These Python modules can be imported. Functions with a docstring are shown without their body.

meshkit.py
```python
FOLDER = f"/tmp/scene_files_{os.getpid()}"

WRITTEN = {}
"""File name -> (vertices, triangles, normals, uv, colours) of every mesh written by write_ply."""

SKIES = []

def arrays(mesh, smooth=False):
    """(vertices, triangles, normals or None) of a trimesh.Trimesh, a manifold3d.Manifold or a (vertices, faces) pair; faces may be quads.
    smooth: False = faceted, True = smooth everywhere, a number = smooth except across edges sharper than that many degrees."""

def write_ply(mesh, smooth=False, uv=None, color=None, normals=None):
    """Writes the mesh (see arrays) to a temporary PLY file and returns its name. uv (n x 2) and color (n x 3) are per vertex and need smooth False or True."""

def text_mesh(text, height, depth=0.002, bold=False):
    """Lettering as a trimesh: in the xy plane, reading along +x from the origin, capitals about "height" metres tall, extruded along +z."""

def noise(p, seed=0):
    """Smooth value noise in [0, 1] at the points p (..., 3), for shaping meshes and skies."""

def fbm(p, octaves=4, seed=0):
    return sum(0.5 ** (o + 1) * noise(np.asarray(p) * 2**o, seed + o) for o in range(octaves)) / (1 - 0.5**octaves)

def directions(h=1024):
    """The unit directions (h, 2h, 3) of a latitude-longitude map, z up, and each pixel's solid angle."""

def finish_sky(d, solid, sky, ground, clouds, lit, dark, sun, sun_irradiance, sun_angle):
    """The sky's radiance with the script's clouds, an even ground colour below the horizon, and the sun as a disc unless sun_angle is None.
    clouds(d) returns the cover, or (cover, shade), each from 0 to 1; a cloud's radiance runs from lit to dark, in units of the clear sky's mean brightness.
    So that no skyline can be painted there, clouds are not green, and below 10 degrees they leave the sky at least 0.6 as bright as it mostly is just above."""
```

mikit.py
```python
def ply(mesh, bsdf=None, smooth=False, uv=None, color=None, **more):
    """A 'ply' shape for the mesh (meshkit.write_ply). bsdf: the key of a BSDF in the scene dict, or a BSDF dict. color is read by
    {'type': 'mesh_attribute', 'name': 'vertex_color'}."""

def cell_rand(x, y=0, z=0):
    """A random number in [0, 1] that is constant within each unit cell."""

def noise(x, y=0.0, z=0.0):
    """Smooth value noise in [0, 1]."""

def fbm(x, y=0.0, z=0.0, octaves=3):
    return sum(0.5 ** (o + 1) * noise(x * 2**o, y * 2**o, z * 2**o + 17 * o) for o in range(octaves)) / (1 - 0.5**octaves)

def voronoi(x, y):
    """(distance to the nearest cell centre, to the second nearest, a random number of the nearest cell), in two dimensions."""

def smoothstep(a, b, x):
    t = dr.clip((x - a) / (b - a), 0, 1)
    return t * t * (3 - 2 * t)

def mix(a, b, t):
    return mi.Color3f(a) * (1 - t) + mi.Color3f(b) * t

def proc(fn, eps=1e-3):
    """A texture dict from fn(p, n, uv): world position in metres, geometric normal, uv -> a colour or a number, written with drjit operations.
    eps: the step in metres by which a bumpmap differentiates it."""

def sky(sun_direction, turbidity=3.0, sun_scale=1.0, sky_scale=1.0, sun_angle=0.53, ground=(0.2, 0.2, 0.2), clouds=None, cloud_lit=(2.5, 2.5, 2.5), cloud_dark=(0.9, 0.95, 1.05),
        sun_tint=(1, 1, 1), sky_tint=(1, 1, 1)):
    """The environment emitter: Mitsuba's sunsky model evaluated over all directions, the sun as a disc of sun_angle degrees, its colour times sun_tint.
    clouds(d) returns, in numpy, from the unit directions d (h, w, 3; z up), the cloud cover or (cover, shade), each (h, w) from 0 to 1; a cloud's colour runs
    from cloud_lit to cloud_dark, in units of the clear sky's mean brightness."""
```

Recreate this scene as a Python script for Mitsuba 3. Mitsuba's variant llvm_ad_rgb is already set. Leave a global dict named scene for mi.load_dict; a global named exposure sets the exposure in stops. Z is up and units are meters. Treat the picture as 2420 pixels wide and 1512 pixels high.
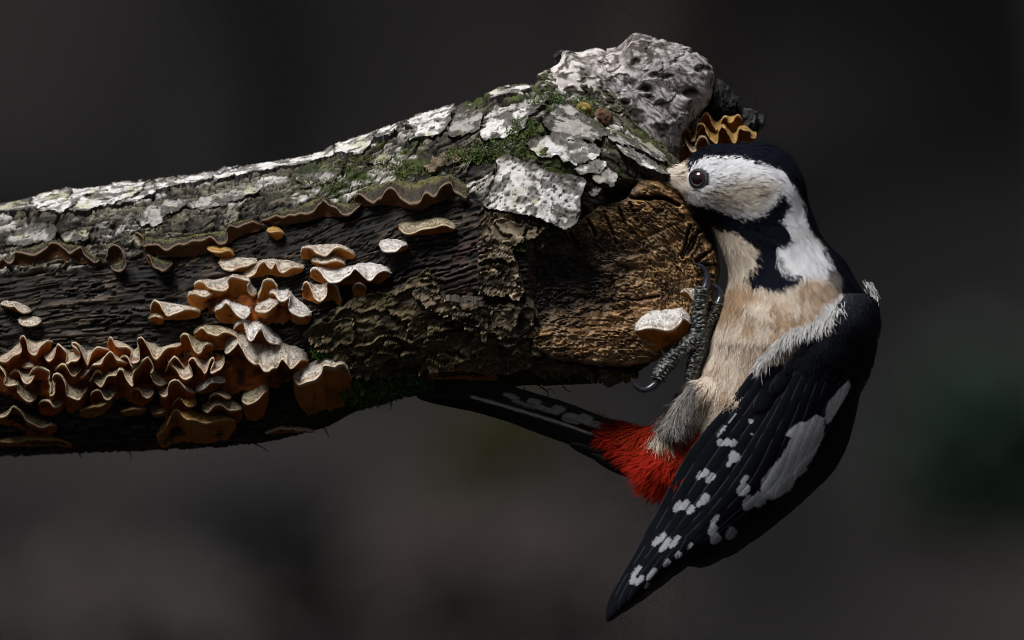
import math, random
import numpy as np
import mitsuba as mi
import mikit, meshkit
from meshkit import noise, fbm
from scipy.interpolate import PchipInterpolator
from scipy.ndimage import gaussian_filter1d

random.seed(7)
rng = np.random.default_rng(7)
T = mi.ScalarTransform4f
scene, labels = {}, {}

# ---------------------------------------------------------------- camera, sky, exposure
# Object units below are "u" (0.169 mm); W() turns (right, down, away) in u into metres.
S = 0.4096 / 2419
DIST = 6.0
scene['camera'] = {'type': 'thinlens', 'to_world': T().look_at(origin=[0, -DIST, 0], target=[0, 0, 0], up=[0, 0, 1]),
                   'fov': math.degrees(2 * math.atan(0.2048 / DIST)), 'fov_axis': 'x',
                   'aperture_radius': 0.027, 'focus_distance': DIST - 0.042, 'near_clip': 0.1, 'far_clip': 500.0}
scene['sky'] = mikit.sky([-0.30, -0.46, 0.84], turbidity=3, sun_scale=0.30, sun_angle=28, sky_scale=0.07,
                         clouds=lambda d: 1.0, ground=(0.04, 0.035, 0.03), cloud_lit=(1.6, 1.65, 1.75), sun_tint=(0.80, 0.94, 1.22))
exposure = 3.38


# ---------------------------------------------------------------- helpers
def W(p):
    p = np.asarray(p, float)
    return np.stack([(p[..., 0] - 1209.5) * S, p[..., 2] * S, (756 - p[..., 1]) * S], -1)


def smooth(a, b, x):
    t = np.clip((x - a) / (b - a), 0, 1)
    return t * t * (3 - 2 * t)


def mixc(a, b, t):
    return np.asarray(a, float) * (1 - t)[..., None] + np.asarray(b, float) * t[..., None]


def N2(x, y, seed=0):
    return noise(np.stack([x, y, np.zeros_like(x) + seed * 3.7], -1), seed)


def F2(x, y, octaves=3, seed=0):
    return fbm(np.stack([x, y, np.zeros_like(x) + seed * 3.7], -1), octaves, seed)


def crease(x, y, octaves=2, seed=0):
    """Plates with sharp valleys: near 0 in the valleys, 1 on the plates."""
    r = np.ones_like(x)
    for o in range(octaves):
        a = np.abs(2 * N2(x * 1.7**o + 9.1 * o, y * 1.7**o, seed + 2 * o) - 1) * (1 + .35 * o)
        r = np.minimum(r, a)
    return r


def terrace(x, y, k, seed=0):
    """Overlapping layers with a sharp edge on one side: (height in the layer 0..1, a random tone of the layer)."""
    g = F2(x, y, 4, seed) * k
    i = np.floor(g)
    return g - i, np.mod(np.sin(i * 12.9898 + seed) * 43758.5453, 1.0)


def ridged(x, y, octaves=3, seed=0):
    r, a = 0, 0.5
    for o in range(octaves):
        r = r + a * (1 - np.abs(2 * N2(x * 2**o, y * 2**o, seed + o) - 1))
        a *= 0.5
    return r / (1 - 0.5**octaves)


def principled(name, rough, spec=0.4, **more):
    scene[name] = {'type': 'twosided', 'bsdf': {'type': 'principled', 'base_color': {'type': 'mesh_attribute', 'name': 'vertex_color'},
                                               'roughness': rough, 'specular': spec, **more}}


principled('m_bark', 0.72, 0.35)
principled('m_wood', 0.55, 0.5)
principled('m_fungus', 0.7, 0.3)
principled('m_down', 0.8, 0.06)
principled('m_vane', 0.42, 0.22)
principled('m_scale', 0.45, 0.5)
principled('m_claw', 0.25, 0.6, clearcoat=0.4, clearcoat_gloss=0.8)
principled('m_eye', 0.12, 0.6, clearcoat=1.0, clearcoat_gloss=0.98)
principled('m_leaf', 0.6, 0.3)
principled('m_far', 0.9, 0.1)


def put(key, v, f, color, mat, world=False, sm=True):
    scene[key] = mikit.ply((v if world else W(v), f), mat, smooth=sm, color=np.clip(np.broadcast_to(color, (len(v), 3)), 0, 1))
    return key


def putn(key, v, f, color, mat, normals):
    """As put, with normals of its own: down shades as the soft surface it lies on."""
    n = np.stack([normals[:, 0], normals[:, 2], -normals[:, 1]], 1)
    path = meshkit.write_ply((W(v), f), False, None, np.clip(color, 0, 1), normals=n / (np.linalg.norm(n, axis=1, keepdims=True) + 1e-9))
    scene[key] = {'type': 'ply', 'filename': path, 'face_normals': False, 'bsdf': {'type': 'ref', 'id': mat}}
    return key


def tag(key, label=None, category=None, group=None, kind=None):
    labels[key] = {k: x for k, x in dict(label=label, category=category, group=group, kind=kind).items() if x}


count = {}


def numbered(name):
    n = count.get(name, 0)
    count[name] = n + 1
    return name if n == 0 else f'{name}_{n:03d}'


def gridfaces(n, m, keep=None):
    i, j = np.meshgrid(np.arange(n - 1), np.arange(m - 1), indexing='ij')
    a = i * m + j
    q = np.stack([a, a + 1, a + m + 1, a + m], -1)
    q = q[keep] if keep is not None else q.reshape(-1, 4)
    return np.vstack([q[:, [0, 1, 2]], q[:, [0, 2, 3]]])


def sdpoly(x, y, poly):
    """Signed distance to a polygon, positive inside."""
    poly = np.asarray(poly, float)
    d = np.full(x.shape, 1e9)
    inside = np.zeros(x.shape, bool)
    for (ax, ay), (bx, by) in zip(poly, np.roll(poly, -1, 0)):
        ex, ey = bx - ax, by - ay
        t = np.clip(((x - ax) * ex + (y - ay) * ey) / (ex * ex + ey * ey + 1e-9), 0, 1)
        d = np.minimum(d, np.hypot(x - ax - t * ex, y - ay - t * ey))
        c = ((ay > y) != (by > y)) & (x < (bx - ax) * (y - ay) / (by - ay + 1e-12) + ax)
        inside ^= c
    return np.where(inside, d, -d)


def dline(x, y, line):
    d = np.full(x.shape, 1e9)
    for (ax, ay), (bx, by) in zip(line[:-1], line[1:]):
        ex, ey = bx - ax, by - ay
        t = np.clip(((x - ax) * ex + (y - ay) * ey) / (ex * ex + ey * ey + 1e-9), 0, 1)
        d = np.minimum(d, np.hypot(x - ax - t * ex, y - ay - t * ey))
    return d


def resample(pts, step, closed=False):
    """Catmull-Rom through the points, evenly spaced."""
    p = np.asarray(pts, float)
    e = np.vstack([2 * p[0] - p[1], p, 2 * p[-1] - p[-2]])
    out = []
    for k in range(1, len(e) - 2):
        t = np.linspace(0, 1, 16, endpoint=False)[:, None]
        a, b, c, d = e[k - 1], e[k], e[k + 1], e[k + 2]
        out.append(0.5 * (2 * b + (c - a) * t + (2 * a - 5 * b + 4 * c - d) * t**2 + (3 * b - a - 3 * c + d) * t**3))
    q = np.vstack(out + [e[-2:-1]])
    s = np.r_[0, np.cumsum(np.linalg.norm(np.diff(q, axis=0), axis=1))]
    n = max(4, int(s[-1] / step))
    x = np.linspace(0, s[-1], n + 1)
    return np.stack([np.interp(x, s, q[:, k]) for k in range(q.shape[1])], 1)


def tube(path, radii, sides=14, rough=None):
    """Tube along a path (n, 3) in u; radii (n,); returns vertices, faces and (s, phi) per vertex."""
    p = np.asarray(path, float)
    t = np.gradient(p, axis=0)
    t /= np.linalg.norm(t, axis=1, keepdims=True) + 1e-9
    up = np.array([0.0, 0.0, -1.0])
    a = np.cross(t, up)
    a /= np.linalg.norm(a, axis=1, keepdims=True) + 1e-9
    b = np.cross(t, a)
    phi = np.arange(sides + 1) / sides * 2 * np.pi
    s = np.r_[0, np.cumsum(np.linalg.norm(np.diff(p, axis=0), axis=1))]
    r = np.asarray(radii, float)[:, None] * np.ones_like(phi)
    if rough is not None:
        r = r + rough(s[:, None] + 0 * phi, phi + 0 * s[:, None]) * np.minimum(1, r / 4)
    v = p[:, None] + r[..., None] * (np.cos(phi)[None, :, None] * a[:, None] + np.sin(phi)[None, :, None] * b[:, None])
    v[:, -1] = v[:, 0]
    return v.reshape(-1, 3), gridfaces(len(p), sides + 1), np.repeat(s, sides + 1), np.tile(phi, len(p))


def ribbons(root, nrm, dirn, length, width, lift, color, tipc=None, rows=4, curl=0.0, sink=2.0):
    """Tapered hair-fine strips lying along a surface: one mesh of all of them."""
    n = len(root)
    dirn = dirn - (dirn * nrm).sum(1, keepdims=True) * nrm
    dirn /= np.linalg.norm(dirn, axis=1, keepdims=True) + 1e-9
    b = np.cross(nrm, dirn)
    q = np.linspace(0, 1, rows)
    wq = np.interp(q, [0, 0.25, 0.7, 1], [0.7, 1.0, 0.75, 0.06])
    ctr = root[:, None] + dirn[:, None] * (length[:, None, None] * q[None, :, None]) \
        + nrm[:, None] * (lift[:, None, None] * (q**0.7)[None, :, None] - sink) \
        + b[:, None] * ((np.zeros(n) + curl)[:, None, None] * (length[:, None, None]) * (q**2)[None, :, None])
    half = b[:, None] * (0.5 * width[:, None, None] * wq[None, :, None])
    v = np.stack([ctr - half, ctr + half], 2).reshape(-1, 3)
    k = (np.arange(n)[:, None] * (2 * rows) + 2 * np.arange(rows - 1)[None]).reshape(-1)
    f = np.vstack([np.stack([k, k + 1, k + 3], 1), np.stack([k, k + 3, k + 2], 1)])
    tipc = color if tipc is None else tipc
    c = (color[:, None] * (1 - q)[None, :, None] + tipc[:, None] * q[None, :, None])
    c = np.repeat(c[:, :, None], 2, 2).reshape(-1, 3)
    return v, f, c


# crops of the survey drawing in which outlines were measured -> u
def R1(*p): return [(1102.5 + .2604 * x, 378 + .2604 * y) for x, y in p]
def R2(*p): return [(693 + .3125 * x, 630 + .3125 * y) for x, y in p]
def R4(*p): return [(1071 + .3125 * x, 31.5 + .3125 * y) for x, y in p]
def R5(*p): return [(630 + .2604 * x, 189 + .2604 * y) for x, y in p]
def R6(*p): return [(.2604 * x, 378 + .2604 * y) for x, y in p]
def R7(*p): return [(.2604 * x, 708.8 + .2604 * y) for x, y in p]
def R8(*p): return [(378 + .2604 * x, 535.5 + .2604 * y) for x, y in p]
def RF(*p): return [(1480.5 + .1875 * x, 661.5 + .1875 * y) for x, y in p]
def RW(*p): return [(1386 + .3125 * x, 598.5 + .3125 * y) for x, y in p]
def RT(*p): return [(1323 + .375 * x, 945 + .375 * y) for x, y in p]
def RH(*p): return [(1449 + .2864 * x, 283.5 + .2864 * y) for x, y in p]


# ---------------------------------------------------------------- the log: a thick branch, elliptical in section
TOP = np.array([(-160, 512), (0, 490), (60, 481), (100, 469), (160, 458), (230, 451), (330, 437), (400, 431), (470, 424), (520, 413), (600, 401), (650, 393), (700, 383),
                (760, 368), (790, 354), (850, 334), (900, 316), (950, 296), (1000, 279), (1080, 255), (1130, 237), (1180, 221), (1250, 210), (1290, 212), (1350, 228), (1400, 244),
                (1450, 268), (1500, 306), (1560, 352), (1600, 390), (1640, 445), (1670, 505), (1693, 580), (1700, 640)])
BOT = np.array([(-160, 1094), (0, 1082), (150, 1075), (300, 1069), (450, 1063), (600, 1051), (700, 1031), (760, 1013), (830, 981), (900, 956), (1000, 934), (1100, 922),
                (1200, 913), (1300, 912), (1400, 908), (1450, 900), (1500, 882), (1560, 842), (1620, 780), (1670, 720), (1692, 672), (1700, 642)])
_T, _B = PchipInterpolator(TOP[:, 0], TOP[:, 1]), PchipInterpolator(BOT[:, 0], BOT[:, 1])


def section(u):
    uc = np.clip(u, -160, 1700)
    t, b = _T(uc), _B(uc)
    h = np.maximum((b - t) / 2, 0.5)
    vc = (b + t) / 2
    w = h * (0.95 - 0.12 * smooth(1250, 1600, u))
    yc = np.where(u < 1250, (1250 - u) * 0.22, 0) - 90 * smooth(1300, 1700, u)
    return vc, h, w, yc


def plane(u, v):
    """Depth of the sawn face, turned a little to the right and down."""
    return -330 + 0.40 * (u - 1240) + 0.05 * (v - 665)


RIDGE = np.array([(-160, 655), (0, 652), (100, 640), (200, 632), (300, 622), (400, 606), (500, 575), (600, 548), (700, 522), (800, 500), (900, 480), (1000, 470), (1100, 478), (1150, 500), (1800, 500)])


def ridge_v(u): return np.interp(u, RIDGE[:, 0], RIDGE[:, 1])


CRACKS = [R5((1520, 420), (1460, 500), (1400, 570), (1360, 660)), R5((1195, 510), (1100, 560), (1050, 630), (920, 720)), R5((740, 730), (700, 800), (690, 880)), R5((1720, 330), (1680, 380), (1645, 440)),
          R5((1980, 330), (1930, 420), (1900, 500)), R6((660, 400), (560, 480), (490, 570), (470, 700)), R6((240, 450), (245, 560)), R6((1400, 300), (1380, 380), (1240, 440)), R6((1390, 370), (1600, 330), (1960, 290)),
          R6((0, 590), (200, 540)), R6((480, 680), (700, 690), (900, 770)), R5((940, 560), (1040, 570), (1150, 500)), R4((560, 600), (640, 520), (800, 500)), R4((0, 720), (200, 650), (420, 700), (640, 640))]


def log_relief(u, th, v):
    """Bark and bare wood relief of the log surface, and the masks used to colour it."""
    a, w = u, th * 300
    w1 = w + 40 * (F2(a / 160, w / 160, 2, 5) - .5)
    above = ridge_v(u) + 14 * (F2(a / 25, w / 25, 2, 9) - .5) - v
    zA = smooth(-3, 4, above) * (np.abs(th) < 2.2)
    under = smooth(-0.75, -0.95, th + .12 * (F2(a / 80, w / 40, 2, 3) - .5))
    big = ridged(a / 75, w1 / 34, 3, 21)
    mid = F2(a / 14, w / 10, 3, 31)
    fine = N2(a / 4.2, w / 3.4, 41)
    wx, wy = a + 16 * (F2(a / 20, w / 20, 2, 33) - .5), w1 + 16 * (F2(a / 20, w / 20, 2, 34) - .5)
    cr1, cr2 = crease(wx / 60, wy / 26, 2, 35), crease(wx / 17, wy / 10, 2, 39)
    valley = 1 - smooth(.02, .12, cr1)
    f1, t1 = terrace(wx / 120, wy / 36, 8, 36)
    f2, t2 = terrace(wx / 44, wy / 15, 5, 37)
    hA = 12 * (big - .45) + 10 * f1**1.4 + 1.8 * f2**1.4 + 1.6 * (fine - .5) - 9 * (1 - smooth(0, .14, cr1)) - 2
    gr = .5 * ridged(a / 170 + .3 * N2(a / 60, w / 30, 2), w1 / 11, 3, 51) + .5 * smooth(0, .6, crease(a / 130, w1 / 8.5, 2, 55))
    gm = F2(a / 22, w / 4.5, 3, 61)
    f3, t3 = terrace(a / 260 + .25 * N2(a / 50, w / 26, 3), w1 / 15, 7, 62)
    pits = smooth(.62, .8, N2(a / 16, w / 6.5, 71)) * smooth(.4, .6, N2(a / 90, w / 60, 72))
    hB = 9 * (gr - .5) + 4 * (gm - .5) + 8 * f3**1.6 - 7 * pits + 2 * (fine - .5) - 9
    crack = np.full(u.shape, 1e9)
    jx, jy = u + 12 * (F2(a / 18, w / 18, 2, 81) - .5), v + 12 * (F2(a / 18, w / 18, 2, 82) - .5)
    for c in CRACKS:
        crack = np.minimum(crack, dline(jx, jy, c))
    ck = 1 - smooth(1.5, 5.5, crack)
    H = hA * zA + hB * (1 - zA) - 16 * ck * zA
    return H, dict(f1=f1, f2=f2, f3=f3, t1=t1, t2=t2, t3=t3, valley=valley, zA=zA, under=under, big=big, mid=mid, fine=fine, gr=gr, gm=gm, pits=pits, ck=ck)


def log_surface(u, th, off=0.0):
    vc, h, w, yc = section(u)
    k = 1 - smooth(1600, 1700, u)
    return np.stack([u + 0 * th, vc - (h + off * k) * np.sin(th), yc - (w + off * k) * np.cos(th)], -1)


def log_front(u, v):
    """Depth of the smooth log's near side at (u, v)."""
    vc, h, w, yc = section(u)
    s = np.clip((vc - v) / h, -.999, .999)
    d = yc - w * np.sqrt(1 - s * s)
    return np.where(u > 1240, np.maximum(d, np.minimum(plane(u, v) + 25, 0)), d)


def log_theta(u, v):
    vc, h, w, yc = section(u)
    s = (vc - v) / h
    return np.where(np.abs(s) < .985, np.arcsin(np.clip(s, -.985, .985)), np.sign(s) * (1.3975 + (np.abs(s) - .985) * 1.6))


def build_log():
    us = np.r_[np.arange(-160, 1560, 3.0), np.linspace(1560, 1700, 60)]
    ths = np.r_[np.linspace(-math.pi, -1.85, 28)[:-1], np.linspace(-1.85, 1.85, 380), np.linspace(1.85, math.pi, 28)[1:]]
    U, TH = np.meshgrid(us, ths, indexing='ij')
    vc, h, w, yc = section(U)
    V = vc - h * np.sin(TH)
    H, m = log_relief(U, TH, V)
    P = log_surface(U, TH, H)
    front = (U > 1240) & (np.cos(TH) > 0)
    lim = plane(P[..., 0], P[..., 1]) + 22 + .5 * H + 70 * smooth(40, 0, np.hypot(np.maximum(1262 - U, 0), np.maximum(U - 1560, 0)) + np.maximum(np.maximum(470 - V, V - 830), 0))
    clampk = smooth(1240, 1290, U)
    P[..., 2] = np.where(front, np.maximum(P[..., 2], lim * clampk + P[..., 2] * (1 - clampk)), P[..., 2])
    # colour of what the surface is made of
    a, ww = U, TH * 300
    t = np.clip(.55 * m['f1'] ** 1.5 + .35 * m['f2'] ** 1.5 + .5 * (m['mid'] - .5) + .35 * (m['fine'] - .5) + .25 * (m['t1'] - .5), 0, 1)
    cA = mixc((.010, .0085, .006), (.125, .108, .074), smooth(.10, .80, t))
    rimA = np.maximum(smooth(.80, .97, m['f1']), .8 * smooth(.82, .97, m['f2']))
    cA = mixc(cA, (.36, .335, .26), rimA * smooth(.42, .66, F2(a / 50, ww / 30, 2, 90)) * .75)
    cA = mixc(cA, (.006, .005, .004), np.maximum(1 - smooth(.02, .14, m['f1']), .7 * (1 - smooth(.02, .16, m['f2']))))
    cA = mixc(cA, (.006, .005, .004), m['valley'] * .9)
    pale = (1 - m['valley']) * smooth(.53, .60, F2(a / 70, ww / 40, 3, 91)) * smooth(.10, .3, m['f2']) * smooth(.1, .25, m['f1'])
    cA = mixc(cA, mixc((.30, .28, .24), (.66, .63, .59), smooth(.3, .6, m['mid'] + .4 * (m['fine'] - .5))), pale * .9)
    mossy = smooth(.46, .58, F2(a / 90 + 3, ww / 60, 3, 95)) * smooth(560, 900, U)
    cA = mixc(cA, mixc((.010, .022, .003), (.085, .115, .016), m['mid'] * (.4 + m['fine'])), mossy * .85 * (1 - pale))
    cA = mixc(cA, (.004, .004, .003), m['ck'])
    t = smooth(.45, .85, m['gm'] * .55 + m['gr'] * .3 + .25 * m['f3'])
    patchy = .25 + .75 * smooth(.35, .65, F2(a / 120, ww / 30, 3, 97))
    cB = mixc((.0052, .0046, .0042), (.125, .092, .062), t * patchy)
    cB = mixc(cB, (.20, .165, .13), smooth(.86, .97, m['f3']) * patchy * smooth(.4, .7, m['gm']) * .8)
    cB = mixc(cB, (.003, .003, .003), (1 - smooth(.02, .16, m['f3'])) * .85)
    cB = mixc(cB, (.075, .035, .03), .6 * smooth(.5, .7, F2(a / 60, ww / 30, 2, 98)) * smooth(950, 1100, U))
    cB = mixc(cB, (.006, .006, .006), m['pits'])
    cB = mixc(cB, mixc((.010, .018, .005), (.035, .045, .014), m['mid']), m['under'] * smooth(560, 800, U))
    c = mixc(cB, cA, m['zA'])
    put('log', P.reshape(-1, 3), gridfaces(*U.shape), c.reshape(-1, 3), 'm_bark')
    tag('log', 'thick dead branch with peeling pale bark and a sawn end', 'log')


build_log()


def patch(key, poly, surf, relief, colorfn, mat, step=2.6, back=-8.0, jag=5.0, seed=0, to_ab=None):
    """A solid flake over a surface: cells inside the outline, raised by relief(a, b, sd), with walls down to `back`."""
    poly = np.asarray(poly, float)
    if to_ab is not None:
        poly = np.array([to_ab(*p) for p in resample(np.vstack([poly, poly[:1]]), 12)])
    lo, hi = poly.min(0) - step, poly.max(0) + step
    A, B = np.meshgrid(np.arange(lo[0], hi[0], step), np.arange(lo[1], hi[1], step), indexing='ij')
    sd = sdpoly(A, B, poly) + jag * 2 * (F2(A / 14, B / 14, 3, seed + 100) - .5)
    ins = sd > 0
    keep = ins[:-1, :-1] & ins[1:, :-1] & ins[1:, 1:] & ins[:-1, 1:]
    n, m = A.shape
    off = relief(A, B, np.maximum(sd, 0))
    topv, botv = surf(A, B, off).reshape(-1, 3), surf(A, B, np.minimum(off - 3, np.zeros_like(A) + back)).reshape(-1, 3)
    f = gridfaces(n, m, keep)
    e = np.sort(np.vstack([f[:, [0, 1]], f[:, [1, 2]], f[:, [2, 0]]]), axis=1)
    ue, ct = np.unique(e, axis=0, return_counts=True)
    be = ue[ct == 1]
    nv = n * m
    # walls get vertices of their own, so the rim stays crisp
    bt, bb = topv[be], botv[be]
    wall_v = np.concatenate([bt, bb], 1).reshape(-1, 3)
    k = 4 * np.arange(len(be)) + nv
    wf = np.vstack([np.stack([k, k + 1, k + 3], 1), np.stack([k, k + 3, k + 2], 1)])
    col = colorfn(A, B, np.maximum(sd, 0)).reshape(-1, 3)
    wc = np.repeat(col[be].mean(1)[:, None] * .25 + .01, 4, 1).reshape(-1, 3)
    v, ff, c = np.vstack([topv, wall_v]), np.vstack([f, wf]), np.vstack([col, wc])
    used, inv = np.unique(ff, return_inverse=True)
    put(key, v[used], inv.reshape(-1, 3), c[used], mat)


def plate_fields(a, b, seed, kind):
    rough = kind in ('brown', 'olive')
    x = a + 22 * (F2(a / 26, b / 26, 2, seed + 31) - .5)
    y = b + 22 * (F2(a / 26, b / 26, 2, seed + 32) - .5) + (.2 * a if rough else 0)
    f1, t1 = terrace(x / (150 if rough else 120), y / (52 if rough else 80), 9 if rough else 4, seed + 4)
    f2, t2 = terrace(x / (40 if rough else 26), y / (14 if rough else 20), 5 if rough else 4, seed + 6)
    return f1, t1, f2, t2


def birch_color(kind, seed):
    base, dark = {'white': ((.86, .83, .80), (.055, .047, .036)), 'grey': ((.46, .435, .40), (.035, .030, .023)),
                  'brown': ((.19, .148, .092), (.018, .014, .009)), 'olive': ((.130, .100, .050), (.010, .008, .005))}[kind]
    base, dark = np.array(base), np.array(dark)

    def fn(a, b, sd):
        f1, t1, f2, t2 = plate_fields(a, b, seed, kind)
        n1, n2 = F2(a / 9, b / 7, 3, seed + 3), N2(a / 3.2, b / 2.8, seed + 5)
        if kind in ('brown', 'olive'):
            c = mixc(base * .45, base * 1.25, np.clip(.5 * f1 + .3 * f2 + .5 * (n1 - .3), 0, 1))
            c = mixc(c, base * 3.0, (np.maximum(smooth(.84, .97, f1), .7 * smooth(.84, .97, f2))) * smooth(.4, .6, n1) * .8)
            c = mixc(c, dark * .6, np.maximum(1 - smooth(.02, .15, f1), .8 * (1 - smooth(.02, .2, f2))))
            return mixc(c, dark, smooth(.56, .66, F2(a / 44, b / 28, 3, seed + 7)) * .8)
        blot = smooth(.525, .59, F2(a / 30, b / 17, 4, seed + 7) + .20 * np.exp(-sd / 9) + .12 * (f1 - .5))
        c = mixc(base * .78, base, n2)
        c = mixc(c, base * .55, .6 * smooth(.45, .65, n1))
        c = mixc(c, np.array((.40, .385, .17)), .5 * smooth(.56, .7, F2(a / 45, b / 45, 2, seed + 11)))
        c = mixc(c, mixc(dark, base * .45, smooth(.4, .7, n1) * n2), blot * .92)
        c = mixc(c, dark, np.maximum(smooth(.77, .82, N2(a / 6, b / 3.6, seed + 9)), .8 * (1 - smooth(.01, .07, f2)) * smooth(.4, .55, n1)))
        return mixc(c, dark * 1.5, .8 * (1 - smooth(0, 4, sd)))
    return fn


def bark_plate(poly, kind='white', lift=11, curl=6, seed=0, rough=5.0, jag=8):
    key = numbered('log__bark_plate')

    def surf(a, b, off):
        return log_surface(a, b / 300, off)

    def relief(a, b, sd):
        f1, t1, f2, t2 = plate_fields(a, b, seed, kind)
        r = lift + curl * np.exp(-sd / 9) + rough * (F2(a / 40, b / 30, 2, seed + 1) - .5) * 2 + 1.4 * (N2(a / 4, b / 3.4, seed + 2) - .5)
        r -= 2.2 * smooth(.77, .82, N2(a / 6, b / 3.6, seed + 9))
        if kind in ('brown', 'olive'):
            r += 13 * f1**1.4 + 3.5 * f2**1.4 - 8
        else:
            r += 5 * f1**1.4 + 2.2 * f2**1.4 - 3
        return r
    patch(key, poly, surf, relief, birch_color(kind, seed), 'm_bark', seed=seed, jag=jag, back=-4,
          to_ab=lambda u, v: (u, float(log_theta(np.array(u), np.array(v))) * 300))


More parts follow.
